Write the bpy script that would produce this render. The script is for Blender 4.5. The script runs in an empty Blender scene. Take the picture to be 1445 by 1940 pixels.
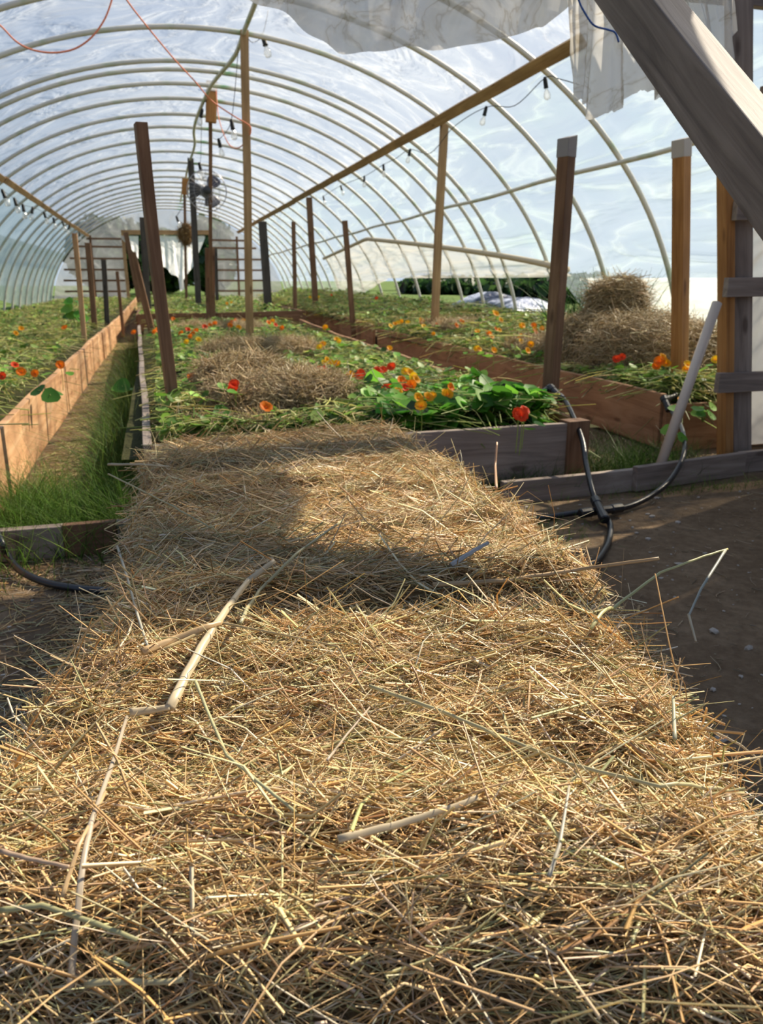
import bpy, math, random
import numpy as np
from mathutils import Vector, Matrix
random.seed(7)
rng = np.random.default_rng(11)
C = bpy.context.scene.collection

# ------------------------------------------------------------------ camera, light, exposure
sc = bpy.context.scene
F_PX, CAM_H = 1465.0, 1.05
PITCH = math.atan2(440, F_PX)
YAW = math.radians(15.772)
cd = bpy.data.cameras.new('camera'); cam = bpy.data.objects.new('camera', cd); C.objects.link(cam)
cd.sensor_fit = 'VERTICAL'; cd.sensor_height = 36.0; cd.lens = 36.0 * F_PX / 1940
cd.clip_start = 0.02; cd.clip_end = 400
cam.location = (0, 0, CAM_H)
cam.rotation_euler = (math.pi / 2 - PITCH, 0, -YAW)
cd.dof.use_dof = True; cd.dof.focus_distance = 1.3; cd.dof.aperture_fstop = 7.5
sc.camera = cam

SUN_AZ, SUN_EL = math.radians(66), math.radians(42)      # azimuth to the right of the tunnel axis
SUN_DIR = Vector((math.sin(SUN_AZ) * math.cos(SUN_EL), math.cos(SUN_AZ) * math.cos(SUN_EL), math.sin(SUN_EL)))
sl = bpy.data.lights.new('sun', 'SUN'); so = bpy.data.objects.new('sun', sl); C.objects.link(so)
sl.energy = 10.5; sl.angle = math.radians(0.55); sl.color = (1.0, 0.88, 0.70)
so.rotation_euler = (-SUN_DIR).to_track_quat('-Z', 'Y').to_euler()
so.location = SUN_DIR * 40

w = bpy.data.worlds.new('sky'); sc.world = w; w.use_nodes = True
nt = w.node_tree; nt.nodes.clear()
def wn(t): return nt.nodes.new(t)
tc = wn('ShaderNodeTexCoord'); sep = wn('ShaderNodeSeparateXYZ'); nt.links.new(tc.outputs['Generated'], sep.inputs[0])
ramp = wn('ShaderNodeValToRGB'); nt.links.new(sep.outputs['Z'], ramp.inputs[0])
e = ramp.color_ramp.elements
e[0].position = 0.0; e[0].color = (0.58, 0.70, 0.84, 1)
e[1].position = 0.9; e[1].color = (0.20, 0.31, 0.56, 1)
m_ = e.new(0.3); m_.color = (0.36, 0.48, 0.72, 1)
ns = wn('ShaderNodeTexNoise'); ns.inputs['Scale'].default_value = 1.6; ns.inputs['Detail'].default_value = 2
nt.links.new(tc.outputs['Generated'], ns.inputs['Vector'])
cr = wn('ShaderNodeValToRGB'); cr.color_ramp.elements[0].position = 0.45; cr.color_ramp.elements[1].position = 0.95
nt.links.new(ns.outputs[0], cr.inputs[0])
mixw = wn('ShaderNodeMixRGB'); mixw.inputs[2].default_value = (0.70, 0.74, 0.80, 1)
nt.links.new(cr.outputs[0], mixw.inputs[0]); nt.links.new(ramp.outputs[0], mixw.inputs[1])
bg = wn('ShaderNodeBackground'); bg.inputs['Strength'].default_value = 1.0
dt = wn('ShaderNodeVectorMath'); dt.operation = 'DOT_PRODUCT'; dt.inputs[1].default_value = SUN_DIR; nt.links.new(tc.outputs['Generated'], dt.inputs[0])
mr = wn('ShaderNodeMapRange'); mr.inputs['From Min'].default_value = -0.6; mr.inputs['From Max'].default_value = 0.9; mr.inputs['To Min'].default_value = 0.62; mr.inputs['To Max'].default_value = 1.22
nt.links.new(dt.outputs['Value'], mr.inputs['Value'])
sm_ = wn('ShaderNodeVectorMath'); sm_.operation = 'SCALE'; nt.links.new(mixw.outputs[0], sm_.inputs[0]); nt.links.new(mr.outputs[0], sm_.inputs['Scale'])
nt.links.new(sm_.outputs[0], bg.inputs[0])
wo = wn('ShaderNodeOutputWorld'); nt.links.new(bg.outputs[0], wo.inputs[0])

vs = sc.view_settings
vs.view_transform = 'Standard'; vs.look = 'None'; vs.exposure = 0.0; vs.gamma = 1.0; vs.use_curve_mapping = False
sc.cycles.max_bounces = 8; sc.cycles.transparent_max_bounces = 24
sc.cycles.caustics_reflective = False; sc.cycles.caustics_refractive = False
sc.cycles.sample_clamp_indirect = 4.0

# ------------------------------------------------------------------ from a pixel of the photograph to a place in the tunnel
CAMP = np.array([0, 0, CAM_H])
RV = np.array([math.cos(YAW), -math.sin(YAW), 0])
FV = np.array([math.sin(YAW) * math.cos(PITCH), math.cos(YAW) * math.cos(PITCH), -math.sin(PITCH)])
UV = np.cross(RV, FV)
def ray(x, y): return RV * (x - 722.5) / F_PX + UV * (970 - y) / F_PX + FV
def at(x, y, X=None, Y=None, z=None, D=None):
    d = ray(x, y)
    if X is not None: t = (X - CAMP[0]) / d[0]
    elif Y is not None: t = (Y - CAMP[1]) / d[1]
    elif z is not None: t = (z - CAMP[2]) / d[2]
    else: t = D
    return Vector(CAMP + t * d)
def depth(p): return float((np.array(p) - CAMP) @ FV)
def on_surface(x, y, zf):
    d = ray(x, y); t = 0.35
    if zf(CAMP[0], CAMP[1]) > CAM_H: return Vector(CAMP)
    while t < 60:
        p = CAMP + t * d
        if p[2] <= zf(p[0], p[1]): return Vector(p)
        t += 0.004 if t < 4 else 0.02
    return Vector(p)

# ------------------------------------------------------------------ helpers: objects
def tag(o, label=None, cat=None, group=None, kind=None):
    if label: o['label'] = label
    if cat: o['category'] = cat
    if group: o['group'] = group
    if kind: o['kind'] = kind
    return o
def empty(name, loc, label=None, cat=None, group=None):
    o = bpy.data.objects.new(name, None); C.objects.link(o); o.location = loc
    o.empty_display_size = 0.1
    return tag(o, label, cat, group)
def link(name, me, mat=None, parent=None, mw=None):
    o = bpy.data.objects.new(name, me); C.objects.link(o)
    if mat is not None and not me.materials: me.materials.append(mat)
    if mw is None: mw = Matrix()
    if parent is not None:
        o.parent = parent
        pm = Matrix.Translation(parent.location) if parent.parent is None else Matrix.Translation(parent.parent.location) @ parent.matrix_basis
        o.matrix_basis = pm.inverted() @ mw
    else:
        o.matrix_basis = mw
    return o
def mesh_np(name, V, Fq, cols=None, smooth=True):
    """V (n,3); Fq a list of face arrays, each (m,k)"""
    me = bpy.data.meshes.new(name)
    V = np.asarray(V, dtype=np.float32)
    if not isinstance(Fq, list): Fq = [Fq]
    Fq = [np.asarray(f, dtype=np.int32) for f in Fq if len(f)]
    me.vertices.add(len(V)); me.vertices.foreach_set('co', V.ravel())
    idx = np.concatenate([f.ravel() for f in Fq])
    sizes = np.concatenate([np.full(len(f), f.shape[1], dtype=np.int32) for f in Fq])
    starts = np.concatenate([[0], np.cumsum(sizes)[:-1]]).astype(np.int32)
    me.loops.add(len(idx)); me.loops.foreach_set('vertex_index', idx)
    me.polygons.add(len(sizes)); me.polygons.foreach_set('loop_start', starts); me.polygons.foreach_set('loop_total', sizes)
    me.polygons.foreach_set('use_smooth', np.full(len(sizes), smooth))
    me.update(calc_edges=True)
    if cols is not None:
        a = me.color_attributes.new('tint', 'FLOAT_COLOR', 'POINT')
        c4 = np.ones((len(V), 4), dtype=np.float32); c4[:, :3] = cols
        a.data.foreach_set('color', c4.ravel())
    return me
class MB:
    def __init__(s): s.v = []; s.f = []
    def add(s, vs, fs):
        b = len(s.v); s.v += [tuple(v) for v in vs]; s.f += [tuple(b + i for i in f) for f in fs]
    def box(s, lo, hi, M=None):
        x0, y0, z0 = lo; x1, y1, z1 = hi
        vs = [Vector(p) for p in ((x0,y0,z0),(x1,y0,z0),(x1,y1,z0),(x0,y1,z0),(x0,y0,z1),(x1,y0,z1),(x1,y1,z1),(x0,y1,z1))]
        if M: vs = [M @ v for v in vs]
        s.add(vs, ((0,3,2,1),(4,5,6,7),(0,1,5,4),(1,2,6,5),(2,3,7,6),(3,0,4,7)))
    def tube(s, pts, r, n=8, caps=True):
        pts = [Vector(p) for p in pts]; rs = r if isinstance(r, (list, tuple)) else [r] * len(pts)
        rings = []; ref = Vector((0, 0, 1))
        T0 = (pts[1] - pts[0]).normalized()
        if abs(T0.z) > 0.9: ref = Vector((1, 0, 0))
        u = T0.cross(ref).normalized()
        vs = []; fs = []
        for i, p in enumerate(pts):
            T = (pts[min(i + 1, len(pts) - 1)] - pts[max(i - 1, 0)]).normalized()
            u = (u - T * u.dot(T)).normalized(); vv = T.cross(u)
            for k in range(n):
                a = 2 * math.pi * k / n
                vs.append(p + (u * math.cos(a) + vv * math.sin(a)) * rs[i])
        for i in range(len(pts) - 1):
            for k in range(n):
                a, b = i * n + k, i * n + (k + 1) % n
                fs.append((a, b, b + n, a + n))
        if caps:
            fs.append(tuple(reversed(range(n)))); fs.append(tuple(range((len(pts) - 1) * n, len(pts) * n)))
        s.add(vs, fs)
    def mesh(s, name, smooth=False):
        me = bpy.data.meshes.new(name); me.from_pydata(s.v, [], s.f); me.update()
        if smooth: me.polygons.foreach_set('use_smooth', [True] * len(me.polygons))
        return me
    def build(s, name, mat, parent=None, smooth=False): return link(name, s.mesh(name, smooth), mat, parent)
def spline(pts, n=8):
    P = [Vector(p) for p in pts]; P = [P[0] * 2 - P[1]] + P + [P[-1] * 2 - P[-2]]
    out = []
    for i in range(1, len(P) - 2):
        for k in range(n):
            t = k / n; a, b, c, d = P[i-1], P[i], P[i+1], P[i+2]
            out.append(0.5 * ((2*b) + (c-a)*t + (2*a-5*b+4*c-d)*t*t + (3*b-a-3*c+d)*t**3))
    out.append(P[-2]); return out
import bmesh
def timber(name, p0, p1, wd, th, mat, parent=None, front=None, bevel=0.004, seg=10, wob=0.003, topcut=0):
    """a sawn board: local x along it, wd across the face whose normal is closest to `front`, th thick"""
    p0, p1 = Vector(p0), Vector(p1); L = (p1 - p0).length; ax = (p1 - p0).normalized()
    fr = Vector(front) if front is not None else Vector((0, -1, 0))
    fr = (fr - ax * fr.dot(ax)).normalized(); sd = fr.cross(ax).normalized()
    bm = bmesh.new()
    rings = []
    ph = random.random() * 9
    for i in range(seg + 1):
        x = L * i / seg; dy = wob * math.sin(x * 3.1 + ph); dz = wob * math.sin(x * 2.3 + ph * 2)
        tc_ = topcut if i == seg else 0
        ring = [bm.verts.new((x - (tc_ if (s1 > 0) else 0), s1 * wd / 2 + dy, s2 * th / 2 + dz)) for s1, s2 in ((-1,-1),(1,-1),(1,1),(-1,1))]
        rings.append(ring)
    for a, b in zip(rings, rings[1:]):
        for k in range(4): bm.faces.new((a[k], a[(k+1) % 4], b[(k+1) % 4], b[k]))
    bm.faces.new(list(reversed(rings[0]))); bm.faces.new(rings[-1])
    bmesh.ops.recalc_face_normals(bm, faces=bm.faces)
    if bevel:
        es = [ed for ed in bm.edges if len(ed.link_faces) == 2 and ed.calc_face_angle() > 1.0]
        bmesh.ops.bevel(bm, geom=es, offset=bevel, segments=2, affect='EDGES', profile=0.6)
    me = bpy.data.meshes.new(name); bm.to_mesh(me); bm.free()
    M = Matrix((( ax.x, sd.x, fr.x, p0.x), (ax.y, sd.y, fr.y, p0.y), (ax.z, sd.z, fr.z, p0.z), (0,0,0,1)))
    return link(name, me, mat, parent, M)

# ------------------------------------------------------------------ materials
def new_mat(name):
    m = bpy.data.materials.new(name); m.use_nodes = True; m.node_tree.nodes.clear(); return m, m.node_tree
def nd(t, ty, **kw):
    n = t.nodes.new(ty)
    for k, v in kw.items(): n.inputs[k.replace('_', ' ')].default_value = v
    return n
def out(t, sh): o = t.nodes.new('ShaderNodeOutputMaterial'); t.links.new(sh, o.inputs[0])
def plain(name, col, rough=0.6, spec=0.4, metal=0.0):
    m, t = new_mat(name); b = nd(t, 'ShaderNodeBsdfPrincipled', Base_Color=(*col, 1), Roughness=rough, Metallic=metal)
    b.inputs['Specular IOR Level'].default_value = spec; 
    n = nd(t, 'ShaderNodeTexNoise', Scale=40.0, Detail=3.0); bp = nd(t, 'ShaderNodeBump', Strength=0.12, Distance=0.01)
    t.links.new(n.outputs[0], bp.inputs['Height']); t.links.new(bp.outputs[0], b.inputs['Normal'])
    out(t, b.outputs[0]); return m
def ramp_node(t, fac, stops):
    r = t.nodes.new('ShaderNodeValToRGB'); t.links.new(fac, r.inputs[0]); e = r.color_ramp.elements
    e[0].position, e[0].color = stops[0][0], (*stops[0][1], 1)
    e[1].position, e[1].color = stops[-1][0], (*stops[-1][1], 1)
    for p, c in stops[1:-1]: x = e.new(p); x.color = (*c, 1)
    return r
def wood(name, c0, c1, c2, grain=26.0, rough=0.7, knots=True):
    m, t = new_mat(name)
    co = t.nodes.new('ShaderNodeTexCoord'); oi = t.nodes.new('ShaderNodeObjectInfo')
    mp = nd(t, 'ShaderNodeMapping'); mp.inputs['Scale'].default_value = (1.3, grain, grain)
    t.links.new(co.outputs['Object'], mp.inputs[0])
    vm = t.nodes.new('ShaderNodeVectorMath'); vm.operation = 'ADD'
    sclr = t.nodes.new('ShaderNodeVectorMath'); sclr.operation = 'SCALE'; sclr.inputs['Scale'].default_value = 37.0
    cb = t.nodes.new('ShaderNodeCombineXYZ')
    for k in range(3): t.links.new(oi.outputs['Random'], cb.inputs[k])
    t.links.new(cb.outputs[0], sclr.inputs[0]); t.links.new(mp.outputs[0], vm.inputs[0]); t.links.new(sclr.outputs[0], vm.inputs[1])
    n1 = nd(t, 'ShaderNodeTexNoise', Scale=1.0, Detail=6.0, Roughness=0.65, Distortion=0.9); t.links.new(vm.outputs[0], n1.inputs['Vector'])
    n2 = nd(t, 'ShaderNodeTexNoise', Scale=2.2, Detail=3.0); t.links.new(co.outputs['Object'], n2.inputs['Vector'])
    r = ramp_node(t, n1.outputs[0], [(0.3, c0), (0.5, c1), (0.72, c2)])
    r2 = ramp_node(t, n2.outputs[0], [(0.3, (0.72, 0.68, 0.66)), (0.65, (1.08, 1.05, 1.0))])
    mx = t.nodes.new('ShaderNodeMixRGB'); mx.blend_type = 'MULTIPLY'; mx.inputs[0].default_value = 1.0
    t.links.new(r.outputs[0], mx.inputs[1]); t.links.new(r2.outputs[0], mx.inputs[2])
    col = mx.outputs[0]
    if knots:
        v = nd(t, 'ShaderNodeTexVoronoi', Scale=1.0); mp2 = nd(t, 'ShaderNodeMapping'); mp2.inputs['Scale'].default_value = (2.2, 7, 7)
        t.links.new(co.outputs['Object'], mp2.inputs[0])
        vm2 = t.nodes.new('ShaderNodeVectorMath'); vm2.operation = 'ADD'; t.links.new(mp2.outputs[0], vm2.inputs[0]); t.links.new(sclr.outputs[0], vm2.inputs[1])
        t.links.new(vm2.outputs[0], v.inputs['Vector'])
        kr = ramp_node(t, v.outputs['Distance'], [(0.07, (1, 1, 1)), (0.14, (0, 0, 0))])
        mk = t.nodes.new('ShaderNodeMixRGB'); mk.inputs[2].default_value = (c0[0]*0.5, c0[1]*0.4, c0[2]*0.35, 1)
        sc_ = t.nodes.new('ShaderNodeMath'); sc_.operation = 'MULTIPLY'; sc_.inputs[1].default_value = 0.75
        t.links.new(kr.outputs[0], sc_.inputs[0]); t.links.new(sc_.outputs[0], mk.inputs[0]); t.links.new(col, mk.inputs[1]); col = mk.outputs[0]
    b = nd(t, 'ShaderNodeBsdfPrincipled', Roughness=rough); b.inputs['Specular IOR Level'].default_value = 0.35
    t.links.new(col, b.inputs['Base Color'])
    bp = nd(t, 'ShaderNodeBump', Strength=0.45, Distance=0.004); t.links.new(n1.outputs[0], bp.inputs['Height']); t.links.new(bp.outputs[0], b.inputs['Normal'])
    out(t, b.outputs[0]); return m
W_BROWN = wood('brown stained timber', (0.12, 0.06, 0.032), (0.21, 0.115, 0.063), (0.30, 0.18, 0.11))
W_TAN = wood('tan timber', (0.30, 0.18, 0.085), (0.42, 0.27, 0.13), (0.54, 0.37, 0.2))
W_GREY = wood('weathered grey timber', (0.17, 0.14, 0.12), (0.29, 0.24, 0.205), (0.41, 0.355, 0.31), grain=18)
W_BRACE = wood('brace timber', (0.095, 0.08, 0.07), (0.175, 0.15, 0.132), (0.25, 0.222, 0.20), grain=22)
W_DARK = wood('dark old timber', (0.045, 0.04, 0.036), (0.08, 0.07, 0.062), (0.13, 0.115, 0.10))
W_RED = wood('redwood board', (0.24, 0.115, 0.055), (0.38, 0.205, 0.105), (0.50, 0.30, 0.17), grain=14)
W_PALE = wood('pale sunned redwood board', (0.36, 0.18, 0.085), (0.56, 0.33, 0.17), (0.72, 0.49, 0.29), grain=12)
W_ORANGE = wood('orange pine', (0.30, 0.13, 0.035), (0.46, 0.22, 0.07), (0.58, 0.32, 0.12))
M_TIP = plain('pale painted post tip', (0.50, 0.46, 0.42), 0.8, 0.1)
M_TIPG = plain('grey painted post tip', (0.30, 0.29, 0.30), 0.8, 0.1)
M_BLACK = plain('black poly pipe', (0.010, 0.011, 0.014), 0.32, 0.6)
M_SOCKET = plain('black socket', (0.012, 0.012, 0.012), 0.5, 0.3)
M_PVC = plain('dusty white pvc', (0.60, 0.50, 0.40), 0.5, 0.4)
M_CORD = plain('salmon orange cord', (0.85, 0.27, 0.15), 0.5, 0.3)
M_BLUE = plain('blue cord', (0.03, 0.10, 0.38), 0.6, 0.3)
M_MOTOR = plain('fan motor housing', (0.05, 0.05, 0.055), 0.5, 0.4)
M_BLADE = plain('grey fan blade', (0.10, 0.105, 0.14), 0.4, 0.5)
M_WIRE = plain('fan cage wire', (0.42, 0.42, 0.45), 0.35, 0.5, 0.6)
M_DARKBODY = plain('dark gap', (0.03, 0.03, 0.03), 0.9, 0.1)

def hoop_mat():
    m, t = new_mat('white plastic hoop with algae')
    co = t.nodes.new('ShaderNodeTexCoord')
    n = nd(t, 'ShaderNodeTexNoise', Scale=3.5, Detail=5.0); t.links.new(co.outputs['Object'], n.inputs['Vector'])
    r = ramp_node(t, n.outputs[0], [(0.50, (0.66, 0.63, 0.56)), (0.64, (0.48, 0.52, 0.38)), (0.78, (0.18, 0.40, 0.18))])
    b = nd(t, 'ShaderNodeBsdfPrincipled', Roughness=0.45); t.links.new(r.outputs[0], b.inputs['Base Color'])
    out(t, b.outputs[0]); return m
M_HOOP = hoop_mat()

def film(name, tint=(0.86, 0.93, 1.0), trans=0.5, algae=0.0, sx=1.0, sy=1.0, crease=0.5, tl=0.85, det=3.0, dis=0.8, mott=0.14, bd=0.12):
    """greenhouse film: part clear, part milky (scatters light through), creases whiter; UV u = along the tunnel (m), v = around the arch (m)"""
    m, t = new_mat(name)
    uv = t.nodes.new('ShaderNodeTexCoord'); mp = nd(t, 'ShaderNodeMapping'); mp.inputs['Scale'].default_value = (sx, sy, 1)
    t.links.new(uv.outputs['UV'], mp.inputs[0])
    n = nd(t, 'ShaderNodeTexNoise', Scale=1.0, Detail=det, Roughness=0.5, Distortion=dis); t.links.new(mp.outputs[0], n.inputs['Vector'])
    n3 = nd(t, 'ShaderNodeTexNoise', Scale=0.6, Detail=2.0, Distortion=0.5); t.links.new(mp.outputs[0], n3.inputs['Vector'])
    ab = t.nodes.new('ShaderNodeMath'); ab.operation = 'SUBTRACT'; ab.inputs[1].default_value = 0.5; t.links.new(n.outputs[0], ab.inputs[0])
    a2 = t.nodes.new('ShaderNodeMath'); a2.operation = 'ABSOLUTE'; t.links.new(ab.outputs[0], a2.inputs[0])
    cr = ramp_node(t, a2.outputs[0], [(0.0, (1, 1, 1)), (0.02, (0.55, 0.55, 0.55)), (0.06, (0.15, 0.15, 0.15)), (0.14, (0, 0, 0))])      # thin crease lines
    big = ramp_node(t, n3.outputs[0], [(0.35, (0, 0, 0)), (0.7, (1, 1, 1))])
    bp = nd(t, 'ShaderNodeBump', Strength=0.9, Distance=bd); t.links.new(n.outputs[0], bp.inputs['Height'])
    col = nd(t, 'ShaderNodeMixRGB'); col.inputs[1].default_value = (*[tl * c for c in tint], 1); col.inputs[2].default_value = (0.25, 0.5, 0.36, 1)
    n4 = nd(t, 'ShaderNodeTexNoise', Scale=0.9, Detail=6.0, Roughness=0.7); t.links.new(uv.outputs['UV'], n4.inputs['Vector'])
    al = ramp_node(t, n4.outputs[0], [(0.42, (0, 0, 0)), (0.68, (1, 1, 1))])
    am = t.nodes.new('ShaderNodeMath'); am.operation = 'MULTIPLY'; am.inputs[1].default_value = algae; t.links.new(al.outputs[0], am.inputs[0])
    t.links.new(am.outputs[0], col.inputs[0])
    tr = t.nodes.new('ShaderNodeBsdfTransparent'); tr.inputs[0].default_value = (0.98, 0.975, 0.95, 1) if algae < 0.3 else (0.95, 0.98, 0.88, 1)
    tl_ = t.nodes.new('ShaderNodeBsdfTranslucent'); t.links.new(col.outputs[0], tl_.inputs[0]); t.links.new(bp.outputs[0], tl_.inputs['Normal'])
    df = t.nodes.new('ShaderNodeBsdfDiffuse'); t.links.new(col.outputs[0], df.inputs[0]); t.links.new(bp.outputs[0], df.inputs['Normal'])
    gl = nd(t, 'ShaderNodeBsdfGlossy', Roughness=0.25); t.links.new(bp.outputs[0], gl.inputs['Normal'])
    md = nd(t, 'ShaderNodeMixShader'); md.inputs[0].default_value = 0.22; t.links.new(tl_.outputs[0], md.inputs[1]); t.links.new(df.outputs[0], md.inputs[2])
    fac = t.nodes.new('ShaderNodeMath'); fac.operation = 'MULTIPLY_ADD'; fac.inputs[1].default_value = crease; fac.inputs[2].default_value = 1 - trans
    t.links.new(cr.outputs[0], fac.inputs[0])
    f2 = t.nodes.new('ShaderNodeMath'); f2.operation = 'MULTIPLY_ADD'; f2.inputs[1].default_value = mott; t.links.new(big.outputs[0], f2.inputs[0]); t.links.new(fac.outputs[0], f2.inputs[2])
    f2.use_clamp = True
    mx = t.nodes.new('ShaderNodeMixShader'); t.links.new(f2.outputs[0], mx.inputs[0]); t.links.new(tr.outputs[0], mx.inputs[1]); t.links.new(md.outputs[0], mx.inputs[2])
    mg = nd(t, 'ShaderNodeMixShader'); mg.inputs[0].default_value = 0.06; t.links.new(mx.outputs[0], mg.inputs[1]); t.links.new(gl.outputs[0], mg.inputs[2])
    out(t, mg.outputs[0]); return m
M_ROOF = film('clear roof film', trans=0.84, sx=1.2, sy=0.9, crease=0.34, tl=0.58, det=4.0, dis=1.6, mott=0.25, bd=0.45)
M_WALLR = film('clear wall film', tint=(0.78, 0.92, 1.0), trans=0.80, sx=0.45, sy=2.4, crease=0.42, tl=0.50, algae=0.18, bd=0.25, det=3.5, dis=0.9)
M_WALLL = film('greenish wall film', tint=(0.86, 0.97, 0.93), trans=0.70, sx=0.7, sy=0.7, crease=0.3, algae=0.35, tl=0.95)
M_BAND = film('doubled milky film', tint=(0.97, 0.97, 0.93), trans=0.40, sx=0.8, sy=1.0, crease=0.3, tl=0.95)
M_END = film('end wall film', tint=(0.92, 0.94, 0.97), trans=0.55, sx=1.0, sy=1.0, crease=0.2, tl=0.45)
M_TORN = film('torn white plastic', tint=(0.97, 0.97, 0.97), trans=0.12, sx=3.0, sy=1.5, crease=0.3, tl=0.95)

def fabric_mat():
    m, t = new_mat('woven white row cover')
    uv = t.nodes.new('ShaderNodeTexCoord')
    mp = nd(t, 'ShaderNodeMapping'); mp.inputs['Scale'].default_value = (3.0, 3.0, 1); t.links.new(uv.outputs['UV'], mp.inputs[0])
    n = nd(t, 'ShaderNodeTexNoise', Scale=1.6, Detail=4.0, Roughness=0.55, Distortion=0.6); t.links.new(mp.outputs[0], n.inputs['Vector'])
    ab = t.nodes.new('ShaderNodeMath'); ab.operation = 'SUBTRACT'; ab.inputs[1].default_value = 0.5; t.links.new(n.outputs[0], ab.inputs[0])
    a2 = t.nodes.new('ShaderNodeMath'); a2.operation = 'ABSOLUTE'; t.links.new(ab.outputs[0], a2.inputs[0])
    cr = ramp_node(t, a2.outputs[0], [(0.0, (0.50, 0.45, 0.37)), (0.015, (0.68, 0.65, 0.60)), (0.05, (0.76, 0.75, 0.73))])   # dirt caught in the creases
    ck = nd(t, 'ShaderNodeTexChecker', Scale=420.0); t.links.new(uv.outputs['UV'], ck.inputs['Vector'])
    bp = nd(t, 'ShaderNodeBump', Strength=0.7, Distance=0.03); t.links.new(n.outputs[0], bp.inputs['Height'])
    tl_ = t.nodes.new('ShaderNodeBsdfTranslucent'); df = t.nodes.new('ShaderNodeBsdfDiffuse'); tr = t.nodes.new('ShaderNodeBsdfTransparent')
    for q in (tl_, df):
        t.links.new(cr.outputs[0], q.inputs[0]); t.links.new(bp.outputs[0], q.inputs['Normal'])
    m1 = nd(t, 'ShaderNodeMixShader'); m1.inputs[0].default_value = 0.5; t.links.new(tl_.outputs[0], m1.inputs[1]); t.links.new(df.outputs[0], m1.inputs[2])
    fr = t.nodes.new('ShaderNodeMath'); fr.operation = 'MULTIPLY_ADD'; fr.inputs[1].default_value = 0.08; fr.inputs[2].default_value = 0.10
    t.links.new(ck.outputs['Fac'], fr.inputs[0])
    m2 = t.nodes.new('ShaderNodeMixShader'); t.links.new(fr.outputs[0], m2.inputs[0]); t.links.new(m1.outputs[0], m2.inputs[1]); t.links.new(tr.outputs[0], m2.inputs[2])
    out(t, m2.outputs[0]); return m
M_FABRIC = fabric_mat()

def tinted(name, rough=0.5, transl=0.25, spec=0.4, base=(1, 1, 1)):
    """colour of each straw, blade or leaf comes from its own tint"""
    m, t = new_mat(name)
    a = t.nodes.new('ShaderNodeVertexColor'); a.layer_name = 'tint'
    mul = t.nodes.new('ShaderNodeMixRGB'); mul.blend_type = 'MULTIPLY'; mul.inputs[0].default_value = 1; mul.inputs[2].default_value = (*base, 1)
    t.links.new(a.outputs[0], mul.inputs[1])
    b = nd(t, 'ShaderNodeBsdfPrincipled', Roughness=rough); b.inputs['Specular IOR Level'].default_value = spec
    tr = t.nodes.new('ShaderNodeBsdfTranslucent')
    t.links.new(mul.outputs[0], b.inputs['Base Color']); t.links.new(mul.outputs[0], tr.inputs[0])
    mx = nd(t, 'ShaderNodeMixShader'); mx.inputs[0].default_value = transl
    t.links.new(b.outputs[0], mx.inputs[1]); t.links.new(tr.outputs[0], mx.inputs[2]); out(t, mx.outputs[0]); return m
M_STRAW = tinted('straw', 0.42, 0.22, 0.5)
M_LEAF = tinted('leaves and vines', 0.45, 0.45, 0.35)
M_GRASS = tinted('grass blades', 0.45, 0.5, 0.35)

def noise_ground(name, stops, scale=6.0, bump=0.5, dist=0.03, rough=0.9, detail=10.0):
    m, t = new_mat(name); co = t.nodes.new('ShaderNodeTexCoord')
    n = nd(t, 'ShaderNodeTexNoise', Scale=scale, Detail=detail, Roughness=0.7); t.links.new(co.outputs['Object'], n.inputs['Vector'])
    n2 = nd(t, 'ShaderNodeTexNoise', Scale=scale * 9, Detail=6.0, Roughness=0.7); t.links.new(co.outputs['Object'], n2.inputs['Vector'])
    ad = t.nodes.new('ShaderNodeMixRGB'); ad.inputs[0].default_value = 0.45; t.links.new(n.outputs[0], ad.inputs[1]); t.links.new(n2.outputs[0], ad.inputs[2])
    r = ramp_node(t, ad.outputs[0], stops)
    b = nd(t, 'ShaderNodeBsdfPrincipled', Roughness=rough); b.inputs['Specular IOR Level'].default_value = 0.15; t.links.new(r.outputs[0], b.inputs['Base Color'])
    bp = nd(t, 'ShaderNodeBump', Strength=bump, Distance=dist); t.links.new(ad.outputs[0], bp.inputs['Height']); t.links.new(bp.outputs[0], b.inputs['Normal'])
    out(t, b.outputs[0]); return m
M_SOIL = noise_ground('bare brown earth', [(0.3, (0.10, 0.064, 0.037)), (0.5, (0.20, 0.138, 0.082)), (0.7, (0.33, 0.24, 0.15))], 3.0, 0.9, 0.05)
M_BEDSOIL = noise_ground('mulched bed soil', [(0.3, (0.025, 0.028, 0.010)), (0.55, (0.07, 0.07, 0.025)), (0.75, (0.20, 0.17, 0.07))], 9.0, 0.8, 0.04)
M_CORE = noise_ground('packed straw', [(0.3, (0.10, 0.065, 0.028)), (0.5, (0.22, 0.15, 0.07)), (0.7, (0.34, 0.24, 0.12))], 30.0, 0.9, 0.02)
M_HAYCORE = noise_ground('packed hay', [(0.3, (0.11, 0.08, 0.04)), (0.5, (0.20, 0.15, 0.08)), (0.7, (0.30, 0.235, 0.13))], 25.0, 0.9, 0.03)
M_TURF = noise_ground('rough turf', [(0.3, (0.04, 0.07, 0.015)), (0.5, (0.10, 0.16, 0.035)), (0.7, (0.20, 0.25, 0.07))], 2.0, 0.8, 0.08)
M_ROCK = noise_ground('pale stones', [(0.3, (0.30, 0.26, 0.21)), (0.7, (0.55, 0.50, 0.43))], 20.0, 0.4, 0.01)
M_DARKLEAF = noise_ground('dark inner foliage', [(0.3, (0.006, 0.014, 0.006)), (0.7, (0.02, 0.04, 0.015))], 6.0, 0.6, 0.1)

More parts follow.
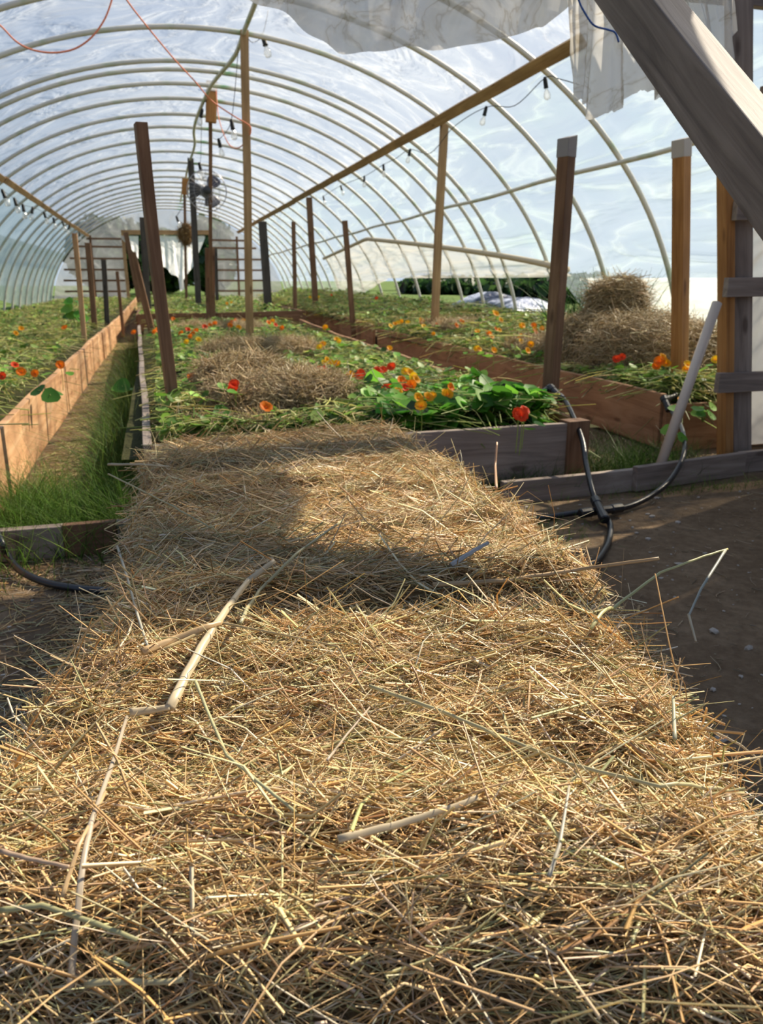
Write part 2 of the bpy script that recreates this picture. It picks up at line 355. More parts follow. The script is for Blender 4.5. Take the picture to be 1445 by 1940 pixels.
# ------------------------------------------------------------------ bulk builders
def nrm(a): return a / np.maximum(np.linalg.norm(a, axis=-1, keepdims=True), 1e-9)
def strands(P, D, L, R, bend=None, cols=None, nseg=3, sides=3, flat=None, taper=0.25, centre=0.5, up=None):
    """many thin stalks: centre points P, unit directions D, lengths L, radii R; bend = sideways sag vectors"""
    N = len(P); P = np.asarray(P, float); D = nrm(np.asarray(D, float))
    if bend is None: bend = np.zeros((N, 3))
    ref = np.tile([0.0, 0.0, 1.0], (N, 1)); ref[np.abs(D[:, 2]) > 0.9] = (1, 0, 0)
    u = nrm(np.cross(D, ref)); v = np.cross(D, u)
    a0 = rng.uniform(0, 6.28, N)[:, None]
    u, v = u * np.cos(a0) + v * np.sin(a0), -u * np.sin(a0) + v * np.cos(a0)
    if flat is None: flat = np.ones(N)
    rings = []
    for i in range(nseg + 1):
        t = i / nseg
        c = P + D * (L * (t - centre))[:, None] + bend * ((t - 0.5) ** 2 * 4 if centre == 0.5 else t * t)
        rr = R * (1 - taper * t)
        for k in range(sides):
            a = 2 * math.pi * k / sides
            rings.append(c + u * (rr * math.cos(a))[:, None] + v * (rr * flat * math.sin(a))[:, None])
    nv = (nseg + 1) * sides
    V = np.stack(rings, 1).reshape(-1, 3)
    base = (np.arange(N) * nv)[:, None]
    fl = []
    for i in range(nseg):
        for k in range(sides):
            a, b = i * sides + k, i * sides + (k + 1) % sides
            fl.append([a, b, b + sides, a + sides])
    Fq = (base[:, :, None] + np.array(fl)[None]).reshape(-1, 4)
    cc = None if cols is None else np.repeat(cols, nv, 0)
    return V, Fq, cc
def leaves(P, N_, S, cols, k=7):
    """round shield leaves: a shallow dish of k rim points"""
    n = len(P); N_ = nrm(np.asarray(N_, float))
    ref = np.tile([0.0, 0.0, 1.0], (n, 1)); ref[np.abs(N_[:, 2]) > 0.9] = (1, 0, 0)
    u = nrm(np.cross(N_, ref)); v = np.cross(N_, u)
    vs = [P - N_ * (S * 0.18)[:, None]]
    ph = rng.uniform(0, 6.28, n)
    for i in range(k):
        a = 2 * math.pi * i / k + ph; wv = 1 + 0.12 * np.sin(3 * a)
        vs.append(P + u * (S * wv * np.cos(a))[:, None] + v * (S * wv * np.sin(a))[:, None])
    V = np.stack(vs, 1).reshape(-1, 3); base = (np.arange(n) * (k + 1))[:, None, None]
    fl = np.array([[0, 1 + i, 1 + (i + 1) % k] for i in range(k)])
    return V, (base + fl[None]).reshape(-1, 3), np.repeat(cols, k + 1, 0)
def join(parts):
    """parts: list of (V,F,cols) with faces of 3 or 4"""
    Vs, Q, T, Cc = [], [], [], []; b = 0
    for V, Fq, c in parts:
        Vs.append(V); (Q if Fq.shape[1] == 4 else T).append(Fq + b); Cc.append(c); b += len(V)
    fs = []
    if Q: fs.append(np.concatenate(Q))
    if T: fs.append(np.concatenate(T))
    return np.concatenate(Vs), fs, np.concatenate(Cc)
def pick(pal, n, var=0.12):
    pal = np.array(pal); c = pal[rng.integers(0, len(pal), n)]
    return np.clip(c * (1 + rng.normal(0, var, (n, 1))) * (1 + rng.normal(0, 0.03, (n, 3))), 0.01, 0.95)
_k = rng.normal(0, 1, (24, 2)); _ph = rng.uniform(0, 6.28, 24)
def bumpy(x, y, s=1.0):
    """smooth random height field, about -1..1"""
    x = np.asarray(x, float) * s; y = np.asarray(y, float) * s; r = 0
    for i in range(24):
        f = 1 + (i % 6) * 0.8
        r = r + np.sin(x * _k[i, 0] * f + y * _k[i, 1] * f + _ph[i]) / f
    return r / 6.0
def grid_mesh(name, xs, ys, zf, mat, uv=False):
    Xg, Yg = np.meshgrid(xs, ys); Z = zf(Xg, Yg)
    V = np.stack([Xg, Yg, Z], -1).reshape(-1, 3); nx, ny = len(xs), len(ys)
    i = np.arange((nx - 1) * (ny - 1)); a = (i // (nx - 1)) * nx + i % (nx - 1)
    return mesh_np(name, V, np.stack([a, a + 1, a + nx + 1, a + nx], 1))
STRAW = [(0.74, 0.51, 0.23), (0.68, 0.45, 0.18), (0.80, 0.60, 0.33), (0.62, 0.39, 0.15), (0.82, 0.66, 0.41), (0.56, 0.49, 0.24), (0.50, 0.31, 0.13), (0.66, 0.54, 0.27), (0.78, 0.66, 0.46), (0.46, 0.43, 0.20), (0.72, 0.48, 0.24), (0.60, 0.42, 0.22)]
HAY = [(0.58, 0.43, 0.22), (0.66, 0.51, 0.28), (0.48, 0.36, 0.18), (0.72, 0.58, 0.35), (0.40, 0.30, 0.15)]
GREEN = [(0.16, 0.30, 0.05), (0.24, 0.40, 0.08), (0.11, 0.22, 0.03), (0.32, 0.44, 0.11)]
VINE = [(0.62, 0.60, 0.26), (0.54, 0.56, 0.22), (0.70, 0.64, 0.34), (0.46, 0.52, 0.18), (0.72, 0.62, 0.34), (0.30, 0.40, 0.10), (0.16, 0.26, 0.05), (0.66, 0.62, 0.20)]

# ================================================================== GROUND
X0, A_, B_ = 0.72, 4.47, 3.65           # tunnel centre line, half width, ridge height
Y_NEAR, Y_FAR = 3.7, 33.0
def ground_z(x, y):
    x = np.asarray(x, float); y = np.asarray(y, float)
    bank = np.clip((x - 4.35) / 0.9, 0, 1) * np.clip((y - 4.6) / 2.5, 0, 1)
    back = np.clip((y - 13) / 12, 0, 1) * 0.10
    return bank * 0.45 + back + 0.012 * bumpy(x, y, 2.0) + 0.005 * bumpy(x, y, 9.0)
gx = np.unique(np.concatenate([np.linspace(-40, -4, 20), np.linspace(-4, 6, 140), np.linspace(6, 45, 22)]))
gy = np.unique(np.concatenate([np.linspace(-6, 0, 8), np.linspace(0, 6, 110), np.linspace(6, 14, 60), np.linspace(14, 90, 40)]))
g = link('ground', grid_mesh('ground', gx, gy, ground_z, None), M_SOIL); tag(g, 'bare brown earth floor with worn paths', None, None, 'structure')
tx = np.linspace(5.3, 40, 40); ty = np.linspace(4, 70, 60)
o = link('ground_turf', grid_mesh('ground_turf', tx, ty, lambda x, y: ground_z(x, y) + 0.03, None), M_TURF); tag(o, 'green turf bank outside the tunnel', None, None, 'structure')
o = link('lawn', grid_mesh('lawn', np.linspace(-40, 40, 60), np.linspace(33.6, 90, 40), lambda x, y: ground_z(x, y) + 0.05 + 0.1 * np.clip((y - 33) / 10, 0, 3), None), M_TURF); tag(o, 'grassy ground beyond the far door', None, None, 'structure')
o = link('lawn', grid_mesh('lawn', np.linspace(-40, -3.9, 30), np.linspace(2, 33.6, 40), lambda x, y: ground_z(x, y) + 0.04, None), M_TURF); tag(o, 'grassy ground outside the film on the shaded side', None, None, 'structure')

# ================================================================== TUNNEL COVER
def arch(th, off=0.0):   # th 0 = right foot, pi = left foot
    return np.array([X0 + (A_ + off) * math.cos(th), (B_ + off) * math.sin(th)])
def cover(name, y0, y1, th0, th1, ny, nth, mat, off=0.035, edge=None, label=None, amp=0.012):
    """a strip of film lying over the hoops; edge(Y) may replace th0 (the loose lower edge)"""
    V = []; UVs = []
    for j in range(ny + 1):
        Y = y0 + (y1 - y0) * j / ny
        ta = edge(Y) if edge else th0
        for i in range(nth + 1):
            th = ta + (th1 - ta) * i / nth
            sag = -0.02 * (0.5 - 0.5 * math.cos(2 * math.pi * (Y - 9.47) / 1.22))
            d = off + 0.004 + max(sag, -0.012) + amp * float(bumpy(Y * 2.0, th * 9, 1.0)) * (0.4 + 0.6 * abs(math.sin(math.pi * (Y - 9.47) / 1.22)))
            x, z = arch(th, max(d, 0.031))
            V.append((x, Y, z)); UVs.append((Y, th * 4.0))
    i = np.arange(nth * ny); a = (i // nth) * (nth + 1) + i % nth
    me = mesh_np(name, V, np.stack([a, a + 1, a + nth + 2, a + nth + 1], 1))
    ul = me.uv_layers.new(name='UVMap'); li = np.empty(len(me.loops), dtype=np.int32); me.loops.foreach_get('vertex_index', li)
    ul.data.foreach_set('uv', np.array(UVs, dtype=np.float32)[li].ravel())
    o = link(name, me, mat); tag(o, label, None, None, 'structure'); return o
TH_R = math.acos((3.41 - X0) / A_)          # right purlin
TH_L = math.acos((-2.3 - X0) / A_)          # left purlin
def th_of_z(z): return math.asin(min(0.999, max(0.0, z / B_)))
def edge_r(Y):
    if Y < 8.6: z = 0.42
    elif Y < 9.4: z = 0.42 + (Y - 8.6) / 0.8 * 0.68
    elif Y < 17: z = 1.12 + 0.06 * math.sin(Y)
    else: z = max(0.15, 1.12 - (Y - 17) * 0.14)
    return th_of_z(z)
def edge_l(Y):
    z = 0.85 - (Y - 18) * 0.075 if Y > 14 else 0.9
    return math.pi - th_of_z(max(0.05, z))
cover('ceiling', Y_NEAR, Y_FAR, TH_R, TH_L, 150, 40, M_ROOF, label='clear wrinkled film roof over the hoops', amp=0.025)
cover('wall_right', Y_NEAR, Y_FAR, 0.1, TH_R, 150, 30, M_WALLR, edge=edge_r, label='rippled clear film side on the sunny side', amp=0.03)
cover('wall_left', Y_NEAR, Y_FAR, math.pi - 0.1, TH_L, 150, 24, M_WALLL, edge=edge_l, label='greenish film side on the shaded side')
cover('wall_right', Y_NEAR, 8.7, 0, th_of_z(1.05), 40, 10, M_BAND, off=0.06, edge=edge_r, label='milky doubled film strip low on the sunny side by the hay pile')
# second, milky layer hanging over the lower half of the left side
cover('wall_left', Y_NEAR, Y_FAR, 0, math.pi - th_of_z(1.95), 100, 12, M_BAND, off=0.06, edge=edge_l, label='milky doubled film strip low on the shaded side')
# loose beige curtain sheet low on the sunny side
def curtain():
    V = []; U = []; ny, nz = 80, 12
    for j in range(ny + 1):
        Y = 8.9 + 13.5 * j / ny
        zt = 1.16 + min(1.0, max(0.0, (Y - 9.0) / 8.0)) ** 0.8 * 0.72 - max(0.0, (Y - 17) * 0.05)
        zb = (1.10 if Y < 17 else max(0.3, 1.10 - (Y - 17) * 0.14)) - 0.02
        for i in range(nz + 1):
            s = i / nz; z = zb + (zt - zb) * s
            th = th_of_z(z); x, zz = arch(th, -0.06 - 0.03 * math.sin(Y * 5 + s * 2) * (1 - s) - 0.02 * math.sin(s * 9 + Y))
            V.append((x, Y, z)); U.append((Y, z))
    i = np.arange(nz * ny); a = (i // nz) * (nz + 1) + i % nz
    me = mesh_np('rolled_curtain', V, np.stack([a, a + 1, a + nz + 2, a + nz + 1], 1))
    ul = me.uv_layers.new(name='UVMap'); li = np.empty(len(me.loops), dtype=np.int32); me.loops.foreach_get('vertex_index', li)
    ul.data.foreach_set('uv', np.array(U, dtype=np.float32)[li].ravel())
    m = film('beige curtain sheet', tint=(0.97, 0.94, 0.87), trans=0.55, sx=0.3, sy=5, crease=0.3, tl=0.55)
    o = link('film_curtain', me, m)
    mb = MB()
    pts = [(arch(th_of_z(1.17 + min(1.0, max(0.0, (Y - 9.0) / 8.0)) ** 0.8 * 0.72 - max(0.0, (Y - 17) * 0.05)), -0.09)[0], Y, 1.17 + min(1.0, max(0.0, (Y - 9.0) / 8.0)) ** 0.8 * 0.72 - max(0.0, (Y - 17) * 0.05)) for Y in np.linspace(8.9, 22.4, 50)]
    mb.tube(pts, 0.04, 8); hem = mb.build('hem', plain('beige hem', (0.62, 0.52, 0.38), 0.8, 0.2), o, True)
    tag(o, 'sloping beige curtain sheet hung inside the lower sunny film side', 'curtain')
curtain()

# hoops, one by one
ordn = ['first', 'second', 'third', 'fourth', 'fifth', 'sixth', 'seventh', 'eighth', 'ninth', 'tenth', 'eleventh', 'twelfth', 'thirteenth', 'fourteenth', 'fifteenth', 'sixteenth', 'seventeenth', 'eighteenth', 'nineteenth', 'twentieth', 'twenty-first', 'twenty-second', 'twenty-third']
HOOPY = [7.0, 8.22, 9.47, 10.83, 11.25, 12.0, 12.93, 14.1, 15.21, 16.6, 18.0, 19.6, 21.0, 22.3, 23.5, 24.7, 25.9, 27.1, 28.4, 29.6, 30.8, 32.0]
def hoop_mesh():
    mb = MB(); pts = []
    for i in range(65):
        th = math.pi * i / 64; x, z = arch(th); pts.append((x - X0, 0, z - 0.05))
    mb.tube(pts, 0.027, 8); return mb.mesh('hoop', True)
hm = hoop_mesh()
for i, Y in enumerate(HOOPY):
    o = link('tunnel_hoop', hm, M_HOOP); o.location = (X0, Y, 0)
    o.rotation_euler.z = random.uniform(-0.006, 0.006)
    tag(o, 'whitish plastic pipe hoop arching under the film, %s from the near entrance' % ordn[i], 'hoop', 'hoops of the tunnel')
# purlins and rails
def rail(name, X, z, y0, y1, wd, th, mat, label, cat='rail', parts=4):
    r = empty(name, (X, y0, z), label, cat)
    L = (y1 - y0) / parts
    for k in range(parts):
        timber('board', (X + random.uniform(-.01, .01), y0 + L * k, z + random.uniform(-.015, .015)), (X + random.uniform(-.01, .01), y0 + L * (k + 1) - 0.004, z + random.uniform(-.015, .015)), wd, th, mat, r, front=(-0.75 if X > 0 else 0.75, -0.1, -0.66), seg=8)
xr, zr = arch(TH_R, -0.09); rail('purlin', xr, zr, 6.15, 32.8, 0.11, 0.045, W_TAN, 'tan board purlin running along the sunny side under the hoops')
xl, zl = arch(TH_L, -0.09); rail('purlin', xl, zl, 9.0, 32.8, 0.11, 0.045, W_TAN, 'tan board purlin running along the shaded side under the hoops')
mb = MB(); rp = []
for Y in np.linspace(4.3, 32.5, 40):
    x, z = arch(th_of_z(2.15 - 0.006 * (Y - 6)), -0.06); rp.append((x, Y, z + 0.012 * math.sin(Y * 1.7)))
mb.tube(rp, 0.024, 8); o = mb.build('side_rail', M_HOOP, None, True); tag(o, 'thin green-stained pipe rail below the board purlin on the sunny side', 'rail')
# wavy ridge pipe
mb = MB()
rpx = [(500, -40, 3.42), (480, 15, 3.5), (462, 60, 3.57), (450, 95, 3.57), (438, 115, 3.57), (415, 142, 3.57), (398, 165, 3.57), (384, 195, 3.57), (372, 225, 3.57), (367, 250, 3.57), (369, 272, 3.57), (364, 292, 3.57), (356, 315, 3.57), (351, 340, 3.57), (345, 362, 3.55), (342, 382, 3.55)]
mb.tube(spline([at(x, y, z=z) for x, y, z in rpx], 5), 0.026, 8)
o = mb.build('ridge_pipe', M_HOOP, None, True); tag(o, 'wavy pale pipe snaking along the ridge over the post tops', 'pipe')

# ================================================================== BEDS
def soil_z(x, y):
    x = np.asarray(x, float); y = np.asarray(y, float)
    r = np.clip((x - 3.05) / 1.25, 0, 1) * 0.30 * np.clip((y - 4.6) / 2.5, 0, 1)
    return 0.29 + r + np.clip((y - 13) / 6, 0, 1) * 0.10 * (x > -0.6) - 0.06 * np.clip((-x - 2.6) / 0.8, 0, 1) + 0.025 * bumpy(x, y, 2.5)
def bed(label, boards, soil=None, soil_mat=M_BEDSOIL):
    b0 = boards[0]
    r = empty('raised_bed', Vector((b0[1][0], b0[1][1], 0)), label, 'raised bed')
    for name, p0, p1, z0a, z1a, z0b, z1b, mat, front in boards:
        a = Vector((p0[0], p0[1], (z0a + z1a) / 2)); b = Vector((p1[0], p1[1], (z0b + z1b) / 2))
        timber(name, a, b, z1a - z0a, 0.040, mat, r, front=front, seg=14, wob=0.004)
    if soil:
        x0, x1, y0, y1 = soil
        link('soil', grid_mesh('soil', np.linspace(x0, x1, 40), np.linspace(y0, y1, 90), soil_z, None), soil_mat, r)
    return r
bed('long bed with pale sunlit redwood side, along the shaded film side', [
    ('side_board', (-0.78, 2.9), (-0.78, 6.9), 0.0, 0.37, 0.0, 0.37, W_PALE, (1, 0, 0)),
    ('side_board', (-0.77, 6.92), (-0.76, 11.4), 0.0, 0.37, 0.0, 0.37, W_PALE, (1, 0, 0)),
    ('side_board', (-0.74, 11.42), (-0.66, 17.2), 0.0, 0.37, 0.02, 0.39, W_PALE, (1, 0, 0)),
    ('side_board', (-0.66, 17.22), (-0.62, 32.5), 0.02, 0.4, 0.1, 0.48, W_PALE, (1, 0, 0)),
], (-3.65, -0.79, 2.9, 32.5))
bed('middle bed with weathered front board, right behind the far straw bale', [
    ('end_board', (-0.06, 3.52), (1.99, 3.52), 0.06, 0.345, 0.06, 0.345, W_GREY, (0, -1, 0)),
    ('side_board', (-0.08, 3.56), (-0.18, 8.2), 0.05, 0.34, 0.05, 0.34, W_GREY, (1, 0, 0)),
    ('side_board', (-0.18, 8.22), (-0.27, 12.9), 0.05, 0.35, 0.08, 0.37, W_GREY, (1, 0, 0)),
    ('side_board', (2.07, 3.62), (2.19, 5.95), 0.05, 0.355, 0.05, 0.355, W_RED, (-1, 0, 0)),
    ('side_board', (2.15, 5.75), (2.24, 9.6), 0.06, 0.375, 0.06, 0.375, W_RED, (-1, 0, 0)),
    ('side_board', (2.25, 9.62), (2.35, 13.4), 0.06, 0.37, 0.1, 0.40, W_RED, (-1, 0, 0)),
], (-0.2, 2.2, 3.56, 13.5))
bed('second middle bed behind the first, its dark cross board facing the entrance', [
    ('end_board', (-0.32, 14.4), (2.62, 14.4), 0.20, 0.48, 0.22, 0.52, W_BROWN, (0, -1, 0)),
    ('side_board', (-0.32, 14.44), (-0.35, 27.0), 0.16, 0.46, 0.2, 0.5, W_BROWN, (1, 0, 0)),
    ('side_board', (2.62, 14.44), (2.7, 27.0), 0.2, 0.5, 0.22, 0.52, W_BROWN, (-1, 0, 0)),
], (-0.3, 2.6, 14.44, 27.0))
bed('near bed with reddish boards by the sunny side, holding the hay pile', [
    ('side_board', (3.03, 4.2), (3.08, 7.6), 0.02, 0.365, 0.02, 0.365, W_RED, (-1, 0, 0)),
    ('side_board', (3.085, 7.62), (3.12, 11.2), 0.02, 0.365, 0.02, 0.365, W_RED, (-1, 0, 0)),
    ('end_board', (3.03, 4.17), (4.35, 4.17), 0.0, 0.30, 0.0, 0.30, W_RED, (0, -1, 0)),
    ('end_board', (3.14, 11.25), (4.34, 11.25), 0.12, 0.44, 0.30, 0.62, W_RED, (0, -1, 0)),
    ('side_board', (4.33, 6.5), (4.33, 11.3), 0.32, 0.62, 0.36, 0.68, W_BROWN, (-1, 0, 0)),
], (3.06, 4.31, 4.2, 11.2))
bed('far bed by the sunny side with tall grass along it, beyond the hay pile bed', [
    ('side_board', (3.16, 11.6), (3.42, 18.5), 0.06, 0.40, 0.14, 0.48, W_RED, (-1, 0, 0)),
    ('side_board', (3.42, 18.52), (3.55, 26), 0.14, 0.48, 0.2, 0.52, W_RED, (-1, 0, 0)),
    ('side_board', (4.35, 11.6), (4.38, 18), 0.36, 0.70, 0.40, 0.70, W_BROWN, (-1, 0, 0)),
], (3.2, 4.33, 11.6, 26))
# kick boards across the entrance
tr1 = [((-0.95, 3.13), (-0.42, 3.13), 0.0, 0.125), ((-0.418, 3.12), (-0.22, 3.12), 0.0, 0.13), ((-0.218, 3.13), (0.2, 3.13), 0.0, 0.125),
       ((1.55, 3.34), (2.35, 3.40), 0.0, 0.115), ((2.30, 3.36), (3.1, 3.52), 0.0, 0.13), ((3.1, 3.56), (4.9, 3.66), 0.0, 0.12)]
labs = ['weathered sill board beside the grass at the path mouth', 'short reddish sill block at the grassy path mouth', 'dark sill board end running behind the straw bales',
        'shaded sill board below the short stub post', 'grey sill board under the leaning white pipe', 'sill board under the lattice end wall']
for k, (a, b, z0, z1) in enumerate(tr1):
    o = timber('sill_board', (a[0], a[1], (z0 + z1) / 2), (b[0], b[1], (z0 + z1) / 2), z1 - z0, 0.04 if k != 0 else 0.05, W_BROWN if k == 1 else W_GREY, None, front=(0, -1, 0))
    tag(o, labs[k], 'sill board', 'sill boards across the entrance')

# ================================================================== POSTS
def post(top, base, bz, wpx, mat, label, thick=None, by=None, topY=None, tip=None, turn=0.0, name='wooden_post', cut=0, sink=0.25):
    pb = at(base[0], base[1], z=bz) if by is None else at(base[0], base[1], Y=by)
    pt = at(top[0], top[1], Y=pb.y if topY is None else topY)
    wd = wpx * depth(pb.lerp(pt, 0.5)) / F_PX
    th = thick or wd
    ax = (pt - pb).normalized(); pb2 = pb - ax * sink
    fr = Vector((-math.sin(turn), -math.cos(turn), 0))
    r = timber(name, pb2, pt, wd, th, mat, None, front=fr, topcut=cut, bevel=min(0.004, wd * 0.1))
    if tip:
        L = 0.11; o = timber('painted_tip', pt - ax * L, pt + ax * 0.004, wd + 0.006, th + 0.006, tip, r, front=fr, seg=1, wob=0, topcut=cut)
        o.parent = None; o.matrix_basis = o.matrix_basis; 
        M = r.matrix_basis.inverted() @ timber_mw(pt - ax * L, ax, fr); o.parent = r; o.matrix_basis = M
    return tag(r, label, 'post')
def timber_mw(p0, ax, fr):
    fr = (fr - ax * fr.dot(ax)).normalized(); sd = fr.cross(ax).normalized()
    return Matrix(((ax.x, sd.x, fr.x, p0.x), (ax.y, sd.y, fr.y, p0.y), (ax.z, sd.z, fr.z, p0.z), (0,0,0,1)))
R_ = math.radians
post((266, 233), (331, 802), 0.29, 21, W_BROWN, 'thick brown stake leaning over just behind the straw bales', turn=R_(-10), thick=0.075)
post((463, 58), (473, 632), 0, 15, W_TAN, 'tan ridge post standing behind the second hay mound', by=9.45, turn=R_(5))
post((1075, 257), (1043, 745), 0, 24, W_BROWN, 'brown stake with a slanted grey tip, behind the short stub post', by=4.15, tip=M_TIPG, turn=R_(-25), cut=0.02)
post((1291, 262), (1287, 752), 0, 24, W_ORANGE, 'orange-brown stake with a pale tip, in the corner of the hay pile bed', by=4.55, tip=M_TIP, turn=R_(-22), cut=0.012)
post((841, 236), (823, 600), 0, 13, W_TAN, 'tan post propping the sunny purlin beside the hay pile bed', by=9.5)
post((585, 374), (597, 570), 0, 10, W_BROWN, 'thin brown post propping the sunny purlin farther back', by=17.4)
post((497, 420), (508, 582), 0.36, 14, W_DARK, 'thick dark post at the far corner of the middle bed', by=18.0)
post((556, 420), (559, 592), 0.36, 7, W_BROWN, 'slim reddish stake at the path, between the dark post and the purlin prop', by=15.8)
post((653, 418), (668, 610), 0, 9, W_BROWN, 'slim reddish stake standing alone by the flowery far bed', by=12.6)
post((141, 442), (160, 645), 0.32, 9, W_PALE, 'slim pale stake at the sunlit bed side, nearest of that row')
post((166, 460), (179, 615), 0.36, 10, W_BROWN, 'sturdy brown post behind the slim pale stake')
post((196, 492), (203, 608), 0.36, 9, W_DARK, 'dark short post in the shaded side bed before the far lattice')
post((222, 514), (231, 610), 0.36, 6, W_BROWN, 'thin short stake by the end of the sunlit bed board')
post((270, 412), (281, 590), 0.36, 12, W_DARK, 'dark grey post half hidden by the leaning brown stake', by=16.5)
post((251, 478), (288, 632), 0.3, 12, W_BROWN, 'brown board leaning against the dark post by the middle bed corner', turn=R_(10), name='leaning_board', thick=0.04)
post((238, 440), (262, 560), 0, 9, W_BROWN, 'brown slanting prop in the far doorway', by=26.0, name='leaning_board', thick=0.04)
post((361, 300), (376, 580), 0.4, 11, W_DARK, 'grey ridge post behind the fan', by=19.0)
post((349, 338), (353, 585), 0.4, 5, W_BROWN, 'thin ridge pole in the distance with a wooden block at its top', by=22.0)
post((408, 470), (412, 580), 0.4, 6, W_DARK, 'short dark stake beside the foot of the fan post', by=20.0)
# ridge post carrying the fan: pole, wider foot, wooden block on top
fb = at(398, 598, Y=13.6); ft = at(398, 160, Y=12.8)
ph_ = empty('ridge_post', fb, 'slender brown ridge post with a wooden block on top, carrying the fan', 'post')
timber('pole', fb - Vector((0, 0, 0.2)), ft, 0.055, 0.05, W_BROWN, ph_)
timber('foot_board', fb + Vector((0, -0.06, -0.2)), at(397, 470, Y=13.5), 0.15, 0.05, W_BROWN, ph_)
timber('top_block', at(399, 232, Y=12.75), at(401, 155, Y=12.75), 0.155, 0.11, W_ORANGE, ph_)
# block at the top of the far pole
bt = at(351, 338, Y=21.8); 
o = timber('wooden_block', at(350, 369, Y=21.85), bt, 0.16, 0.1, W_ORANGE, None); tag(o, 'small wooden block nailed to the top of the distant ridge pole', 'wooden block')

# ------------------------------------------------------------------ fan
def fan():
    c = at(392, 361, Y=13.15); R = 0.30
    r = empty('fan', c, 'round caged fan with grey blades, fixed to the slender ridge post', 'fan')
    def pt(rad, a, dy): return (c.x + rad * math.cos(a), c.y + dy, c.z + rad * math.sin(a))
    mb = MB()
    for rad, dy in ((R, 0.0), (R, 0.09), (R * 0.66, -0.035), (R * 0.66, 0.125), (R * 0.33, -0.05), (R * 0.33, 0.14)):
        mb.tube([pt(rad, 2 * math.pi * k / 32, dy) for k in range(33)], 0.005 if rad == R else 0.0028, 6, False)
    for k in range(28):
        a = 2 * math.pi * k / 28
        for s in (0, 1):
            d = (0.0, -0.035, -0.055) if s == 0 else (0.09, 0.125, 0.145)
            mb.tube([pt(R, a, d[0]), pt(R * .66, a, d[1]), pt(0.06, a, d[2])], 0.002, 4, False)
    mb.build('cage', M_WIRE, r, True)
    for k in range(3):
        a0 = math.radians((178, 52, -58)[k]); vs = []; fs = []; na, nr = 8, 5
        for i in range(na + 1):
            for j in range(nr + 1):
                q = i / na; rad = 0.05 + (R * 0.86 - 0.05) * j / nr
                wd = 0.50 * (0.55 + 0.6 * math.sin(math.pi * min(1, (j + 0.6) / nr * 0.8)))
                a = a0 + (q - 0.5) * 2 * wd
                vs.append(pt(rad, a, 0.045 + (q - 0.5) * 0.09))
        for i in range(na):
            for j in range(nr):
                b = i * (nr + 1) + j; fs.append((b, b + 1, b + nr + 2, b + nr + 1))
        mb = MB(); mb.add(vs, fs); o = mb.build('blade', M_BLADE, r, True)
        sm = o.modifiers.new('thickness', 'SOLIDIFY'); sm.thickness = 0.005
    mb = MB(); n = 14
    prof = [(0.0, -0.07), (0.055, -0.065), (0.065, -0.03), (0.065, 0.03), (0.09, 0.10), (0.09, 0.24), (0.06, 0.27), (0.0, 0.275)]
    vs = []; fs = []
    for rad, dy in prof:
        for k in range(n): vs.append(pt(max(rad, 0.001), 2 * math.pi * k / n, dy))
    for i in range(len(prof) - 1):
        for k in range(n): fs.append((i*n+k, i*n+(k+1) % n, (i+1)*n+(k+1) % n, (i+1)*n+k))
    mb.add(vs, fs); mb.build('motor', M_MOTOR, r, True)
    mb = MB(); mb.box((c.x - 0.02, c.y + 0.2, c.z - 0.2), (c.x + 0.06, c.y + 0.33, c.z - 0.05)); mb.build('bracket', M_MOTOR, r)
fan()

# ------------------------------------------------------------------ string lights
M_BULB = None
def glass():
    m, t = new_mat('clear bulb glass')
    b = t.nodes.new('ShaderNodeBsdfTransparent'); b.inputs[0].default_value = (0.93, 0.95, 0.96, 1)
    gl = nd(t, 'ShaderNodeBsdfGlossy', Roughness=0.08); df = nd(t, 'ShaderNodeBsdfTranslucent')
    lw = nd(t, 'ShaderNodeLayerWeight', Blend=0.35)
    m1 = nd(t, 'ShaderNodeMixShader'); m1.inputs[0].default_value = 0.3; t.links.new(b.outputs[0], m1.inputs[1]); t.links.new(df.outputs[0], m1.inputs[2])
    mx = t.nodes.new('ShaderNodeMixShader'); t.links.new(lw.outputs['Facing'], mx.inputs[0]); t.links.new(m1.outputs[0], mx.inputs[1]); t.links.new(gl.outputs[0], mx.inputs[2]); out(t, mx.outputs[0]); return m
M_BULB = glass()
def lathe(prof, n=10):
    vs = []; fs = []
    for rad, z in prof:
        for k in range(n):
            a = 2 * math.pi * k / n; vs.append((rad * math.cos(a), rad * math.sin(a), z))
    for i in range(len(prof) - 1):
        for k in range(n): fs.append((i*n+k, i*n+(k+1) % n, (i+1)*n+(k+1) % n, (i+1)*n+k))
    mb = MB(); mb.add(vs, fs); return mb
sock_me = lathe([(0.001, 0.012), (0.012, 0.01), (0.019, -0.01), (0.021, -0.075), (0.024, -0.085), (0.001, -0.086)]).mesh('socket', True)
bulb_me = lathe([(0.012, -0.083), (0.016, -0.10), (0.029, -0.125), (0.033, -0.15), (0.026, -0.175), (0.001, -0.185)]).mesh('bulb', True)
def string(label, wire, bulbs, scale=1.0, rad=0.004):
    """wire: points; bulbs: points where a socket hangs"""
    r = empty('string_lights', wire[0], label, 'string lights')
    mb = MB(); mb.tube(spline(wire, 6), rad, 5); mb.build('cable', M_SOCKET, r, True)
    for p in bulbs:
        M = Matrix.Translation(p) @ Matrix.Rotation(random.uniform(-.25, .25), 4, 'X') @ Matrix.Rotation(random.uniform(-.3, .3), 4, 'Y') @ Matrix.Scale(scale, 4)
        s_ = link('socket', sock_me, M_SOCKET, r, M)
        b_ = bpy.data.objects.new('bulb', bulb_me); C.objects.link(b_)
        if not bulb_me.materials: bulb_me.materials.append(M_BULB)
        b_.parent = s_
xs_, zs_ = xr - 0.10, zr - 0.12
